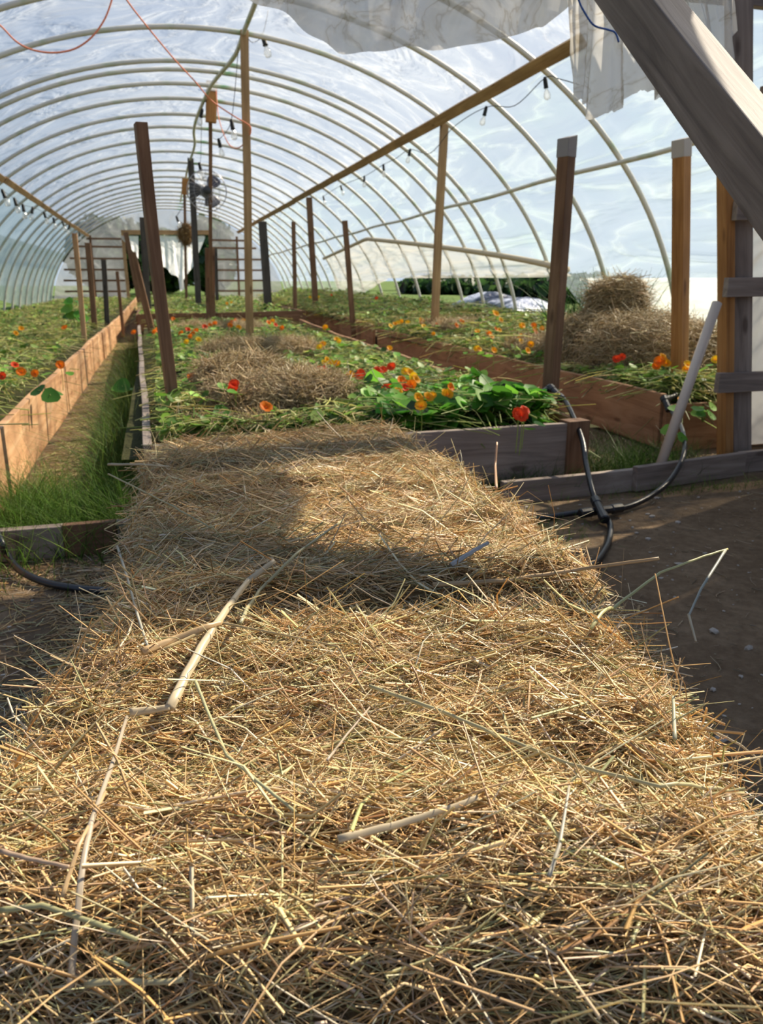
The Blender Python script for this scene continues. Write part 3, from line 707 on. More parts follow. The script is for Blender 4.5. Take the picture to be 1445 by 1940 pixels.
# along the sunny purlin
bp = [at(1032, 148, X=xs_), at(921, 203, X=xs_), at(777, 283, X=xs_), at(726, 312, X=xs_), at(690, 334, X=xs_), at(645, 352, X=xs_), at(612, 372, X=xs_)]
wr = [at(1095, 160, X=xs_), at(1060, 150, X=xs_), bp[0]] + [at(975, 200, X=xs_), bp[1], at(860, 240, X=xs_), at(815, 290, X=xs_), bp[2], at(750, 300, X=xs_), bp[3], bp[4], bp[5], bp[6]]
string('black cord of bulbs drooping along the sunny purlin', wr, bp, 0.9)
xq = xl + 0.10
bq = [at(x, y, X=xq) for x, y in ((4, 360), (27, 376), (43, 388), (62, 393), (83, 402), (101, 413), (118, 419), (131, 427), (150, 440))]
string('black cord of bulbs strung along the shaded purlin', [at(-20, 345, X=xq)] + bq + [at(165, 452, X=xq)], bq, 1.35)
cw = [at(508, 20, D=8.7), at(497, 66, D=8.7), at(480, 80, D=8.9), at(470, 74, Y=9.3)]
string('black cord with one bulb hanging by the tan ridge post', cw, [cw[1]], 1.35)
c2 = [at(452, 85, Y=9.9), at(445, 170, Y=9.9), at(438, 228, Y=9.9), at(428, 250, Y=10.6), at(414, 264, Y=11.2), at(404, 262, Y=12.0)]
string('black cord with two bulbs sagging between the ridge posts', c2, [c2[2], c2[4]], 1.15)
c3 = [at(392, 190, Y=12.6), at(383, 208, Y=12.9), at(380, 300, Y=13.4), at(377, 309, Y=13.6), at(366, 315, Y=15), at(352, 380, Y=17), at(334, 410, Y=18.5), at(345, 390, Y=20), at(350, 370, Y=21)]
string('black cord with bulbs trailing past the block-topped fan post', c3, [c3[1], c3[3], c3[6]], 1.3)

# ------------------------------------------------------------------ cords
mb = MB()
A1 = [at(x, y, Y=7.2) for x, y in ((-40, 20), (0, 48), (30, 78), (60, 94), (100, 100), (140, 93), (172, 72), (195, 42), (208, 12), (218, -25))]
o = (lambda: (mb.tube(spline(A1, 6), 0.007, 6), mb.build('extension_cord', M_CORD, None, True))[1])()
tag(o, 'salmon cord hanging in a loop below the roof near the entrance', 'cord')
mb = MB()
A2 = [at(x, y, Y=q) for x, y, q in ((226, -30, 7.2), (240, 0, 7.4), (280, 52, 8.0), (330, 112, 8.6), (370, 155, 9.0), (400, 190, 9.2), (440, 218, 9.32), (470, 236, 9.36))]
A2 += [at(475, 246, Y=9.36), at(470, 262, Y=9.5), at(452, 280, Y=10.2), at(436, 276, Y=10.8), at(424, 255, Y=11.5), at(414, 222, Y=12.2), at(411, 190, Y=12.6), at(408, 165, Y=12.7)]
mb.tube(spline(A2, 6), 0.007, 6); o = mb.build('extension_cord', M_CORD, None, True); tag(o, 'salmon cord running down to the tan ridge post and on to the wooden block', 'cord')

# ================================================================== FAR END WALL
def wallfilm(name, poly_x, y, z0f, z1f, n, m, mat, label, wav=0.02, kind='structure'):
    V = []; U = []
    for i in range(n + 1):
        x = poly_x[0] + (poly_x[1] - poly_x[0]) * i / n
        for j in range(m + 1):
            z = z0f(x) + (z1f(x) - z0f(x)) * j / m
            V.append((x, y + wav * float(bumpy(x * 3, z * 3)), z)); U.append((x, z))
    i = np.arange(n * m); a = (i // m) * (m + 1) + i % m
    me = mesh_np(name, V, np.stack([a, a + 1, a + m + 2, a + m + 1], 1))
    ul = me.uv_layers.new(name='UVMap'); li = np.empty(len(me.loops), dtype=np.int32); me.loops.foreach_get('vertex_index', li)
    ul.data.foreach_set('uv', np.array(U, dtype=np.float32)[li].ravel())
    o = link(name, me, mat); return tag(o, label, None, None, kind)
def top_arch(x): return B_ * math.sqrt(max(0.0, 1 - ((x - X0) / A_) ** 2)) 
YE = 33.0
wallfilm('wall_far', (X0 - A_ + 0.03, -1.0), YE + 0.06, lambda x: 0.1, lambda x: max(0.12, top_arch(x) - 0.02), 20, 20, M_END, 'milky end film behind the lattice left of the far doorway')
wallfilm('wall_far', (2.3, X0 + A_ - 0.03), YE + 0.06, lambda x: 0.1, lambda x: max(0.12, top_arch(x) - 0.02), 20, 20, M_END, 'milky end film behind the lattice right of the far doorway')
wallfilm('wall_far', (-1.0, 2.3), YE + 0.06, lambda x: 2.75, lambda x: top_arch(x) - 0.02, 20, 8, M_END, 'milky end film above the far doorway')
df_ = empty('door_frame', (0.6, YE, 0), 'tan timber frame of the far doorway', 'door frame')
timber('header', (-1.05, YE - 0.05, 2.79), (2.32, YE - 0.05, 2.83), 0.17, 0.05, W_TAN, df_)
timber('jamb', (-0.99, YE - 0.05, 0.0), (-1.0, YE - 0.05, 2.72), 0.12, 0.05, W_TAN, df_)
timber('jamb', (2.28, YE - 0.05, 0.0), (2.28, YE - 0.05, 2.74), 0.12, 0.05, W_TAN, df_)
for lab, x0, x1, vx in (('brown lattice frame of the end wall, left of the far doorway', -3.3, -1.06, (-2.2,)), ('brown lattice frame of the end wall, right of the far doorway', 2.34, 4.55, (3.3,))):
    lt = empty('lattice_frame', (x0, YE, 0), lab, 'lattice')
    for z in (0.62, 1.02, 1.42, 1.83, 2.26, 2.55):
        xa, xb = x0, x1
        lim = A_ * math.sqrt(1 - min(0.99, (z / B_) ** 2)) - 0.15
        xa, xb = max(xa, X0 - lim), min(xb, X0 + lim)
        timber('rung', (xa, YE - 0.03, z), (xb, YE - 0.03, z), 0.075, 0.03, W_BROWN, lt)
    for v in vx:
        timber('upright', (v, YE - 0.07, 0.1), (v + 0.02, YE - 0.07, min(2.7, top_arch(v) - 0.1)), 0.09, 0.04, W_BROWN, lt)
# torn sheet hanging in the far doorway
def torn(name, pts_top, pts_bot, Yp, label, cat, mat, waves=0.05, nz=16, nx=40, fray=0.0, solid=True, freq=7.0):
    """a hanging sheet between an upper and a lower outline given as photo points at distance Yp"""
    def interp(pl, s):
        xs = np.linspace(0, 1, len(pl)); return Vector((float(np.interp(s, xs, [p.x for p in pl])), float(np.interp(s, xs, [p.y for p in pl])), float(np.interp(s, xs, [p.z for p in pl]))))
    T = [at(*q, Y=Yp) for q in pts_top]; Bm = [at(*q, Y=Yp) for q in pts_bot]
    V = []; U = []
    for i in range(nx + 1):
        s = i / nx; a, b = interp(T, s), interp(Bm, s)
        for j in range(nz + 1):
            q = j / nz; p = a.lerp(b, q)
            dy = waves * (math.sin(s * freq * 3 + q * 1.5) * (0.4 + 0.6 * q) + 0.5 * math.sin(s * freq * 7.3 + q * 3.0)) + waves * 0.7 * float(bumpy(s * 8, q * 4))
            p = p + Vector((0, dy, 0))
            if j == nz and fray: p.z -= random.uniform(0, fray)
            V.append(p[:]); U.append((p.x, p.z))
    i = np.arange(nx * nz); a = (i // nz) * (nz + 1) + i % nz
    me = mesh_np(name, V, np.stack([a, a + 1, a + nz + 2, a + nz + 1], 1))
    ul = me.uv_layers.new(name='UVMap'); li = np.empty(len(me.loops), dtype=np.int32); me.loops.foreach_get('vertex_index', li)
    ul.data.foreach_set('uv', np.array(U, dtype=np.float32)[li].ravel())
    o = link(name, me, mat)
    return tag(o, label, cat)
torn('torn_plastic', [(296, 445), (320, 447), (350, 447), (388, 447)], [(296, 482), (308, 505), (316, 508), (324, 520), (338, 524), (341, 553), (349, 548), (346, 532), (358, 515), (366, 505), (376, 480), (388, 452)], 32.84, 'torn white plastic sheet hanging in the far doorway', 'plastic sheet', M_TORN, 0.03)
torn('torn_plastic', [(229, 446), (238, 447), (262, 447)], [(229, 452), (240, 462), (252, 476), (262, 490)], 32.86, 'white plastic flap folded across the top left of the far doorway', 'plastic sheet', M_TORN, 0.025, 8, 16)
# straw nest / bundle on the distant ridge pole
def mound_straw(n, c, rx, ry, rz, Ls, Rs, pal, spread=1.0, shell=True, tilt=0.5):
    d = nrm(rng.normal(0, 1, (n, 3)) * [1, 1, 1]); d[:, 2] = np.abs(d[:, 2]) if not shell == 'ball' else d[:, 2]
    P = np.array(c) + d * [rx, ry, rz] * rng.uniform(0.86, 1.04, (n, 1))
    t = nrm(np.cross(d, rng.normal(0, 1, (n, 3)))) + d * rng.normal(0, tilt * 0.5, (n, 1))
    L = rng.uniform(*Ls, n); R = rng.uniform(*Rs, n)
    return strands(P, t, L, R, rng.normal(0, 0.25, (n, 3)) * L[:, None], pick(pal, n))
c = at(352, 444, Y=21.98)
V, Fq, cc = mound_straw(1500, c, 0.17, 0.15, 0.26, (0.06, 0.25), (0.002, 0.005), [(0.42, 0.25, 0.09), (0.5, 0.32, 0.13), (0.3, 0.18, 0.07)], shell='ball')
o = link('straw_bundle', mesh_np('straw_bundle', V, Fq, cc), M_STRAW); tag(o, 'brown bundle of straw tied to the distant thin ridge pole', 'straw bundle')

# ================================================================== NEAR ENTRANCE FRAME
fr_ = empty('entrance_frame', (3.2, 3.74, 0), 'weathered entrance frame with rungs by the sunny corner', 'door frame')
timber('jamb', at(1402, 875, Y=3.72) - Vector((0, 0, 0.05)), at(1400, -160, Y=3.72), 0.105, 0.09, W_GREY, fr_, front=(-0.25, -1, 0))
timber('stud', at(1375, 872, Y=3.70) - Vector((0, 0, 0.03)), at(1374, 300, Y=3.70), 0.05, 0.09, W_ORANGE, fr_, front=(-0.1, -1, 0))
for y0, y1, dx in ((525, 562, -22), (705, 742, -16), (-12, 17, 0), (160, 175, 0)):
    zc = at(1400, (y0 + y1) / 2, Y=3.66).z; hh = at(1400, y0, Y=3.66).z - at(1400, y1, Y=3.66).z
    xa = at(1400 + dx, 500, Y=3.66).x
    timber('rung', (xa, 3.655, zc), (4.95 if zc < 1.2 else 4.2, 3.655, zc + 0.02), hh, 0.04, W_GREY, fr_)
timber('cleat', at(1392, 400, Y=3.62), at(1445, 400, Y=3.62), 0.095, 0.04, W_GREY, fr_)
wallfilm('wall_near', (3.2, X0 + A_ - 0.05), 3.80, lambda x: 0.10, lambda x: max(0.12, top_arch(x) - 0.02), 20, 24, film('near end film', tint=(0.95, 0.95, 0.95), trans=0.25, sx=1.2, sy=1.2, crease=0.3, tl=0.55), 'milky end film behind the rungs of the entrance frame')
wallfilm('wall_near', (X0 - A_ + 0.05, 2.5), 3.80, lambda x: min(2.5, max(0.12, top_arch(x) - 0.05)), lambda x: max(0.14, top_arch(x) - 0.02), 20, 8, M_BAND, 'added milky film above the entrance, out of view, shading the far bale')  # added film, unseen above the header, to shade the far bale
timber('rafter', (1.60, 1.7, 2.45), (1.60, 3.72, 2.45), 0.09, 0.045, W_GREY, fr_, front=(1, 0, 0))
timber('header', (-1.6, 3.75, 2.42), (3.25, 3.75, 2.42), 0.14, 0.05, W_GREY, fr_)
pw = empty('wall_added_shade', (3.45, 0.3, 0), None, None); pw['kind'] = 'structure'  # added board wall out of view, there to shade the bare earth
for k in range(13):
    timber('board', (3.45, 0.05 + 0.27 * k, 0.0), (3.45, 0.05 + 0.27 * k, 2.8), 0.262, 0.025, W_GREY, pw, front=(-1, 0, 0), wob=0.001)
# pvc pipe and stub
mb = MB(); p0, p1 = at(1250, 884, z=0.10), at(1356, 580, Y=3.62)
mb.tube([p0 - (p1 - p0) * 0.08, p1 + (p1 - p0) * 0.02], 0.026, 12); o = mb.build('pvc_pipe', M_PVC, None, True); tag(o, 'white plastic pipe leaning against the entrance frame', 'pipe')
o = timber('stub_post', (2.03, 3.53, -0.05), (2.03, 3.53, 0.36), 0.128, 0.09, W_BROWN, None, front=(0.1, -1, 0)); tag(o, 'short square stub post at the front corner of the middle bed', 'post')

# near diagonal brace
d0, d1 = 2.50, 1.88
q0, q1 = at(1148, -80, D=d0 * 1.03), at(1440, 322, D=d1)
ax = (q1 - q0).normalized(); q1 = q1 + ax * 0.4; q0 = q0 + Vector(RV) * -0.020; q1 = q1 + Vector(RV) * 0.058
mid = q0.lerp(q1, 0.5); toc = (Vector(CAMP) - mid); toc = (toc - ax * toc.dot(ax)).normalized(); sdv = toc.cross(ax).normalized()
up = sdv if sdv.z > 0 else -sdv
fr2 = toc * math.cos(R_(33)) - up * math.sin(R_(33))
q1 = q1 + ax * max(0.0, (q1.z - 0.06) / -ax.z)
bt_ = q0 - ax * ((2.42 - q0.z) / -ax.z)
o = timber('diagonal_brace', bt_, q1, 0.150, 0.112, W_BRACE, None, front=fr2, seg=16, wob=0.002)
tag(o, 'thick weathered timber brace slanting down close overhead', 'brace')
# a shorter board lying on its upper face
n2 = up * math.cos(R_(33)) + toc * math.sin(R_(33))
o2 = timber('cleat_board', q0 + n2 * 0.09 - fr2 * 0.035 - ax * 0.2, q0 + ax * 0.42 + n2 * 0.09 - fr2 * 0.035, 0.035, 0.016, W_GREY, None, front=n2, wob=0)
tag(o2, 'short thin board lying along the upper edge of the overhead brace', 'board')

# torn woven fabric over the entrance
YF = 3.55
torn('row_cover', [(430, -120), (700, -120), (900, -120), (1105, -120)], [(440, -30), (480, 4), (540, 38), (600, 70), (650, 96), (705, 104), (760, 92), (830, 86), (900, 82), (980, 70), (1040, 44), (1085, 8), (1095, 0)], YF, 'torn white woven cover sagging over the entrance', 'fabric', M_FABRIC, 0.05, 18, 70)
torn('row_cover', [(1078, -110), (1130, -110), (1180, -110), (1240, -100)], [(1085, 100), (1088, 190), (1092, 188), (1112, 194), (1117, 222), (1145, 214), (1172, 205), (1190, 185), (1215, 168), (1232, 172), (1248, 184), (1262, 180), (1268, 168)], YF - 0.06, 'ragged woven flap hanging left of the overhead brace', 'fabric', M_FABRIC, 0.035, 18, 60, fray=0.012)
torn('row_cover', [(1225, -110), (1300, -110), (1392, -110)], [(1255, 30), (1290, 70), (1330, 120), (1352, 150), (1366, 172), (1378, 150), (1388, 100), (1392, 60)], YF + 0.03, 'bunched woven cover hanging right of the overhead brace', 'fabric', M_FABRIC, 0.03, 14, 40)
def overhead():  # extra cover added out of view so its shadow falls on the bales
    V = []; U = []; nx, ny = 24, 30
    for j in range(ny + 1):
        for i in range(nx + 1):
            a_, b_ = i / nx, j / ny
            y = 3.55 - 1.35 * b_; xl_, xr_ = 1.50 + 0.30 * b_, 2.38 + 0.10 * math.sin(b_ * 5) + (0.35 * max(0, (b_ - 0.75) / 0.25))
            x = xl_ + (xr_ - xl_) * a_
            V.append((x, y, 2.52 + 0.05 * math.sin(a_ * 6 + b_ * 2) * b_ + 0.03 * float(bumpy(x * 2, y * 2)))); U.append((x, y))
    i = np.arange(nx * ny); a = (i // nx) * (nx + 1) + i % nx
    me = mesh_np('row_cover', V, np.stack([a, a + 1, a + nx + 2, a + nx + 1], 1))
    ul = me.uv_layers.new(name='UVMap'); li = np.empty(len(me.loops), dtype=np.int32); me.loops.foreach_get('vertex_index', li)
    ul.data.foreach_set('uv', np.array(U, dtype=np.float32)[li].ravel())
    tag(link('row_cover', me, M_FABRIC), 'added woven cover overhead, out of view, shading the straw bales', 'fabric')
overhead()
mb = MB(); mb.tube(spline([at(x, y, Y=YF - 0.16) for x, y in ((1088, -40), (1096, 0), (1108, 25), (1125, 48), (1150, 56), (1165, 62), (1172, 80))], 6), 0.004, 6); o = mb.build('blue_cord', M_BLUE, None, True); tag(o, 'thin blue cord holding up the woven flap', 'cord')

# ================================================================== HOSES
def hose(label, segs, fits):
    r = empty('irrigation_hose', segs[0][0], label, 'hose')
    for pts in segs:
        mb = MB(); mb.tube(spline(pts, 8), 0.0135, 10); mb.build('tubing', M_BLACK, r, True)
    for a, b, rad in fits:
        mb = MB(); d = (Vector(b) - Vector(a)); pts = [Vector(a) + d * t for t in (0, .02, .25, .27, .73, .75, .98, 1)]
        mb.tube(pts, [rad * .9, rad * 1.2, rad * 1.2, rad, rad, rad * 1.2, rad * 1.2, rad * .9], 10); mb.build('fitting', M_BLACK, r, False)
    return r
fx = at(1135, 968, z=0.05)
seg1 = [at(880, 815, Y=3.75), at(950, 782, Y=3.85), at(1000, 758, Y=3.95), at(1040, 737, Y=4.0)]
seg2 = [at(1042, 737, Y=4.0), at(1068, 757, Y=3.85), at(1085, 788, Y=3.62), at(1103, 835, Y=3.40), at(1110, 880, Y=3.25), at(1122, 930, Y=3.05), fx]
seg3 = [fx, at(1190, 960, z=0.03), at(1240, 935, z=0.05), at(1275, 902, Y=3.25), at(1296, 855, Y=3.4), at(1291, 812, Y=3.7), at(1272, 780, Y=4.0), at(1262, 765, Y=4.12)]
seg4 = [fx, at(1085, 972, z=0.03), at(1040, 980, z=0.02), at(980, 990, z=0.02)]
seg5 = [fx, at(1154, 990, z=0.03), at(1155, 1015, z=0.02), at(1145, 1042, z=0.02), at(1120, 1072, z=0.02), at(1075, 1090, z=0.02)]
seg6 = [at(1262, 760, Y=4.12), at(1285, 748, Y=4.3), at(1320, 745, Y=4.5)]
hose('black irrigation pipe joined in a cross on the bare earth', [seg1, seg2, seg3, seg4, seg5, seg6],
     [(at(1020, 748, Y=3.98), at(1044, 733, Y=4.0), 0.018), (at(1042, 733, Y=3.99), at(1066, 757, Y=3.86), 0.018), (at(1098, 973, z=0.05), at(1178, 962, z=0.05), 0.019), (at(1126, 945, z=0.09), at(1146, 985, z=0.045), 0.019), (at(1256, 752, Y=4.1), at(1268, 778, Y=4.02), 0.019), (at(1258, 757, Y=4.12), at(1284, 748, Y=4.25), 0.018)])
hose('black irrigation pipe curving over the earth beside the straw bales', [[at(-30, 960, Y=3.3), at(0, 1022, Y=3.02), at(14, 1052, z=0.06), at(40, 1082, z=0.035), at(85, 1103, z=0.02), at(140, 1114, z=0.02), at(205, 1120, z=0.02), at(270, 1125, z=0.02)]], [])

# ================================================================== STRAW BALES
def bale(c, yaw, L, D, H, n, label, hump=None, front_round=0.07):
    c = Vector((c[0], c[1], 0)); cy, sy = math.cos(yaw), math.sin(yaw)
    ux, vx_ = np.array([cy, -sy, 0]), np.array([sy, cy, 0])         # u along the bale, v across it
    r = empty('straw_bale', c, label, 'straw bale', 'straw bales laid in a row')
    def hgt(u, v):
        eu = np.clip((np.abs(u) - (L / 2 - 0.10)) / 0.10, 0, 1); ev = np.clip((np.abs(v) - (D / 2 - front_round)) / front_round, 0, 1)
        h = H - 0.05 * eu ** 2 - 0.06 * ev ** 2 + 0.024 * bumpy(u + c.x, v * 2.2 + c.y, 5) + 0.022 * bumpy(u * 0.5 + c.y, v * 2.2, 11) + 0.006 * bumpy(u, v * 2, 30)
        if hump is not None: h = h + hump(u, v)
        return h
    def sidewob(u, z): return 0.018 * bumpy(u * 1.5, z * 3, 6)
    # packed body
    nu, nv, nz = 40, 26, 12; V = []; Fq = []
    us = np.linspace(-L / 2, L / 2, nu); vs_ = np.linspace(-D / 2, D / 2, nv)
    Ug, Vg = np.meshgrid(us, vs_); Zt = hgt(Ug, Vg) - 0.012
    top = np.stack([Ug, Vg, Zt], -1)
    rim = [(0, i) for i in range(nu)] + [(j, nu - 1) for j in range(1, nv)] + [(nv - 1, i) for i in range(nu - 2, -1, -1)] + [(j, 0) for j in range(nv - 2, 0, -1)]
    Vl = [tuple(p) for p in top.reshape(-1, 3)]
    i = np.arange((nu - 1) * (nv - 1)); a = (i // (nu - 1)) * nu + i % (nu - 1)
    Fl = [tuple(q) for q in np.stack([a, a + 1, a + nu + 1, a + nu], 1)]
    prev = [j * nu + i for j, i in rim]
    for k in range(1, nz + 1):
        cur = []
        for j, i in rim:
            u, v, zt = top[j, i]; z = zt * (1 - k / nz); bul = 1 + 0.02 * math.sin(math.pi * k / nz)
            cur.append(len(Vl)); Vl.append((u * bul, v * bul, z))
        m = len(rim)
        for q in range(m): Fl.append((prev[q], cur[q], cur[(q + 1) % m], prev[(q + 1) % m]))
        prev = cur
    W = [np.array(c) + ux * p[0] + vx_ * p[1] + np.array([0, 0, p[2]]) for p in Vl]
    me = bpy.data.meshes.new('packed_body'); me.from_pydata([tuple(p) for p in W], [], Fl); me.update()
    link('packed_body', me, M_CORE, r)
    # loose straw over the top and the four sides
    parts = []
    def emit(Pl, Nl, base_ang, spread, m, Ls, Rs, tilt, pal=STRAW, var=0.22, fixed=None):
        """Pl local positions, Nl local normals; directions lie in the surface, base_ang from the u axis"""
        t1 = np.tile([1.0, 0, 0], (m, 1)); t1[np.abs(Nl[:, 0]) > 0.8] = (0, 1, 0)
        t1 = nrm(t1 - Nl * (t1 * Nl).sum(1, keepdims=True)); t2 = np.cross(Nl, t1)
        ang = base_ang + 0.55 * bumpy(Pl[:, 0] * 2 + c.x, (Pl[:, 1] + Pl[:, 2]) * 3 + c.y, 4) + rng.normal(0, spread * 0.6, m); wild = rng.random(m) < 0.2; ang[wild] = rng.uniform(0, 6.28, wild.sum())
        if fixed is not None: ang = np.where(np.isnan(fixed), ang, fixed)
        flip = rng.random(m) < 0.5; ang[flip] += math.pi
        tl = rng.normal(0, tilt, m); up_ = rng.random(m) < 0.05; tl[up_] = rng.uniform(0.25, 0.9, up_.sum())
        D_ = t1 * (np.cos(ang) * np.cos(tl))[:, None] + t2 * (np.sin(ang) * np.cos(tl))[:, None] + Nl * np.sin(tl)[:, None]
        Lr = rng.uniform(Ls[0], Ls[1], m) ** 1.0; Lr *= rng.choice([0.45, 0.75, 1.0, 1.25], m, p=[.35, .3, .25, .1]); Rr = rng.choice([0.0005, 0.0009, 0.0014, 0.0021, 0.0032], m, p=[.34, .28, .20, .12, .06]) * Rs; Lr = np.where(Rr < 0.0007, Lr * 0.6, Lr)
        Pl = Pl + Nl * (rng.uniform(-0.020, 0.012, m) + np.where(up_, 0.35 * Lr * np.sin(np.abs(tl)), 0))[:, None]
        Wp = np.array(c) + Pl[:, :1] * ux + Pl[:, 1:2] * vx_ + Pl[:, 2:] * np.array([0, 0, 1.0])
        Wd = D_[:, :1] * ux + D_[:, 1:2] * vx_ + D_[:, 2:] * np.array([0, 0, 1.0])
        bnd = rng.normal(0, 0.10, (m, 3)) * Lr[:, None]; bnd[:, 2] -= 0.03 * Lr
        fl = np.where((rng.random(m) < 0.45) | (Rr > 0.003), 0.2, 0.8)
        parts.append(strands(Wp, Wd, Lr, Rr, bnd, pick(pal, m, var), 3, 3, fl, 0.35))
    nt_ = int(n * 0.62); u = rng.uniform(-L / 2, L / 2, nt_); v = rng.uniform(-D / 2, D / 2, nt_)
    Pl = np.stack([u, v, hgt(u, v)], 1); e_ = 0.01
    Nl = nrm(np.stack([-(hgt(u + e_, v) - hgt(u - e_, v)) / (2 * e_), -(hgt(u, v + e_) - hgt(u, v - e_)) / (2 * e_), np.ones(nt_)], 1))
    kb = int(nt_ * 0.5); nb = max(1, kb // 9); bi = rng.integers(0, nb, kb)          # half of it lies in wisps of parallel stalks
    bu, bv, ba_ = rng.uniform(-L / 2, L / 2, nb), rng.uniform(-D / 2, D / 2, nb), rng.normal(0, 0.6, nb)
    wild_b = rng.random(nb) < 0.2; ba_[wild_b] = rng.uniform(0, 6.28, wild_b.sum())
    off = rng.normal(0, 0.011, kb); al = rng.normal(0, 0.03, kb)
    u[:kb] = np.clip(bu[bi] + al * np.cos(ba_[bi]) - off * np.sin(ba_[bi]), -L / 2, L / 2); v[:kb] = np.clip(bv[bi] + al * np.sin(ba_[bi]) + off * np.cos(ba_[bi]), -D / 2, D / 2)
    fixed = np.full(nt_, np.nan); fixed[:kb] = ba_[bi] + rng.normal(0, 0.09, kb)
    Pl = np.stack([u, v, hgt(u, v)], 1)
    Nl = nrm(np.stack([-(hgt(u + e_, v) - hgt(u - e_, v)) / (2 * e_), -(hgt(u, v + e_) - hgt(u, v - e_)) / (2 * e_), np.ones(nt_)], 1))
    emit(Pl, Nl, 0.0, 0.6, nt_, (0.06, 0.22), 1.0, 0.16, fixed=fixed)
    for axis, sgn, share in ((1, -1, 0.14), (1, 1, 0.05), (0, 1, 0.10), (0, -1, 0.09)):
        m = int(n * share)
        if axis == 1:
            u = rng.uniform(-L / 2, L / 2, m); v = np.full(m, sgn * D / 2); z = rng.uniform(0.0, 1, m) * (hgt(u, v * 0.99) - 0.005)
            Pl = np.stack([u, v + sgn * (sidewob(u, z) + 0.01), z], 1); Nl = np.tile([0.0, sgn, 0.15], (m, 1)); ba = 0.0; sp = 0.75
        else:
            v = rng.uniform(-D / 2, D / 2, m); u = np.full(m, sgn * L / 2); z = rng.uniform(0.0, 1, m) * (hgt(u * 0.99, v) - 0.005)
            Pl = np.stack([u + sgn * (sidewob(v, z) + 0.01), v, z], 1); Nl = np.tile([sgn * 1.0, 0, 0.15], (m, 1)); ba = math.pi / 2; sp = 0.6
        emit(Pl, nrm(Nl), ba, sp, m, (0.05, 0.17), 1.0, 0.32)
    V, fs, cc = join(parts)
    o = link('loose_straw', mesh_np('loose_straw', V, fs, cc), M_STRAW, r); o['kind'] = 'stuff'
    BALES.append((c, yaw, L, D, hgt)); return r, hgt
BALES = []
def bale_top(x, y):
    for c, yaw, L, D, hgt in BALES:
        dx, dy = x - c.x, y - c.y; u = dx * math.cos(yaw) - dy * math.sin(yaw); v = dx * math.sin(yaw) + dy * math.cos(yaw)
        if abs(u) < L / 2 and abs(v) < D / 2: return float(hgt(u, v))
    return -1.0
def humpA(u, v): return 0.022 * np.exp(-((v - 0.26) / 0.10) ** 2) + 0.02 * np.exp(-((v + 0.24) / 0.1) ** 2) * (u > -0.6) - 0.035 * np.exp(-(((v + 0.02) / 0.09) ** 2 + ((u + 0.2) / 0.22) ** 2)) - 0.02 * np.clip((-v - 0.32) / 0.12, 0, 1)
YA = R_(17.0)
bale((0.228, 0.952), YA, 0.975, 0.84, 0.445, 58000, 'nearest straw bale, sunlit and shaggy, filling the foreground', humpA, 0.12)
bale((0.41, 1.86), R_(1.5), 1.04, 0.88, 0.44, 32000, 'middle straw bale, crossed by a band of shade')
bale((0.455, 2.76), R_(-0.5), 1.05, 0.88, 0.435, 22000, 'farthest straw bale, against the front of the middle bed')

# single stalks that stand out on the bales
def stalk(pts, wpx, col, label, zs=None, nseg=6):
    P = []
    for i, q in enumerate(pts):
        p_ = on_surface(q[0], q[1], lambda a, b: bale_top(a, b) + 0.050) if 0.43 <= q[2] < 0.495 else None
        if p_ is None or p_.y > 3.3 or p_.z < 0.3: p_ = at(q[0], q[1], z=q[2])
        P.append(p_)
    mb = MB(); d = depth(P[len(P) // 2]); r = wpx * d / F_PX / 2
    S = [P[0]]
    for a_, b_ in zip(P, P[1:]):
        for k in range(1, nseg + 1): S.append(a_.lerp(b_, k / nseg) + Vector((0, 0, 0.0004 * math.sin(k * 2.1))))
    if min(q[2] for q in pts) >= 0.43:
        for p_ in S: p_.z = max(p_.z, bale_top(p_.x, p_.y) + 0.042)
    mb.tube(S, [r * (1.0 - 0.35 * k / len(S)) for k in range(len(S))], 10)
    ctr = S
    for k in range(len(S) * 10):
        v_ = Vector(mb.v[k]); c_ = ctr[k // 10]; d_ = v_ - c_; toc_ = (Vector(CAMP) - c_).normalized(); mb.v[k] = tuple(c_ + d_ - toc_ * d_.dot(toc_) * 0.65)
    me = mb.mesh('straw_stalk', True)
    a = me.color_attributes.new('tint', 'FLOAT_COLOR', 'POINT')
    for k in range(len(me.vertices)):
        f_ = 0.86 + 0.22 * math.sin((k % 10) * 2.6 + 1) + 0.06 * math.sin(k // 10 * 1.3); a.data[k].color = (col[0] * f_, col[1] * f_, col[2] * f_, 1)
    o = link('straw_stalk', me, M_STRAW); tag(o, label, 'straw stalk', 'single stalks lying on the bales')
G_, P_, T_ = (0.44, 0.40, 0.22), (0.60, 0.49, 0.31), (0.58, 0.40, 0.20)
stalk([(140, 1935, .455), (150, 1700, .47), (172, 1560, .48), (215, 1440, .485), (240, 1358, .49)], 13, (0.48, 0.40, 0.29), 'longest pale stalk running towards the viewer, left of centre')
stalk([(246, 1350, .49), (290, 1345, .492), (322, 1340, .49)], 17, P_, 'short folded flat piece where two long pale stalks meet')
stalk([(322, 1340, .49), (380, 1228, .485), (425, 1160, .485), (470, 1100, .475), (520, 1062, .47)], 17, P_, 'broad pale stalk bridging from the nearest bale to the middle one')
stalk([(270, 1235, .475), (330, 1212, .478), (390, 1188, .48), (420, 1180, .478)], 16, T_, 'broad tan stalk crossing the broad pale one at the bale joint')
stalk([(118, 1700, .47), (150, 1600, .478), (200, 1500, .48)], 9, T_, 'thin tan stalk beside the longest pale one')
stalk([(0, 1612, .465), (60, 1628, .468), (130, 1642, .46)], 10, (0.5, 0.36, 0.24), 'brownish stalk entering at the left of the nearest bale')
stalk([(370, 1290, .48), (392, 1345, .482), (430, 1432, .475), (500, 1490, .47), (560, 1538, .465)], 8, (0.52, 0.50, 0.27), 'greenish bent stalk lying in the middle of the nearest bale')
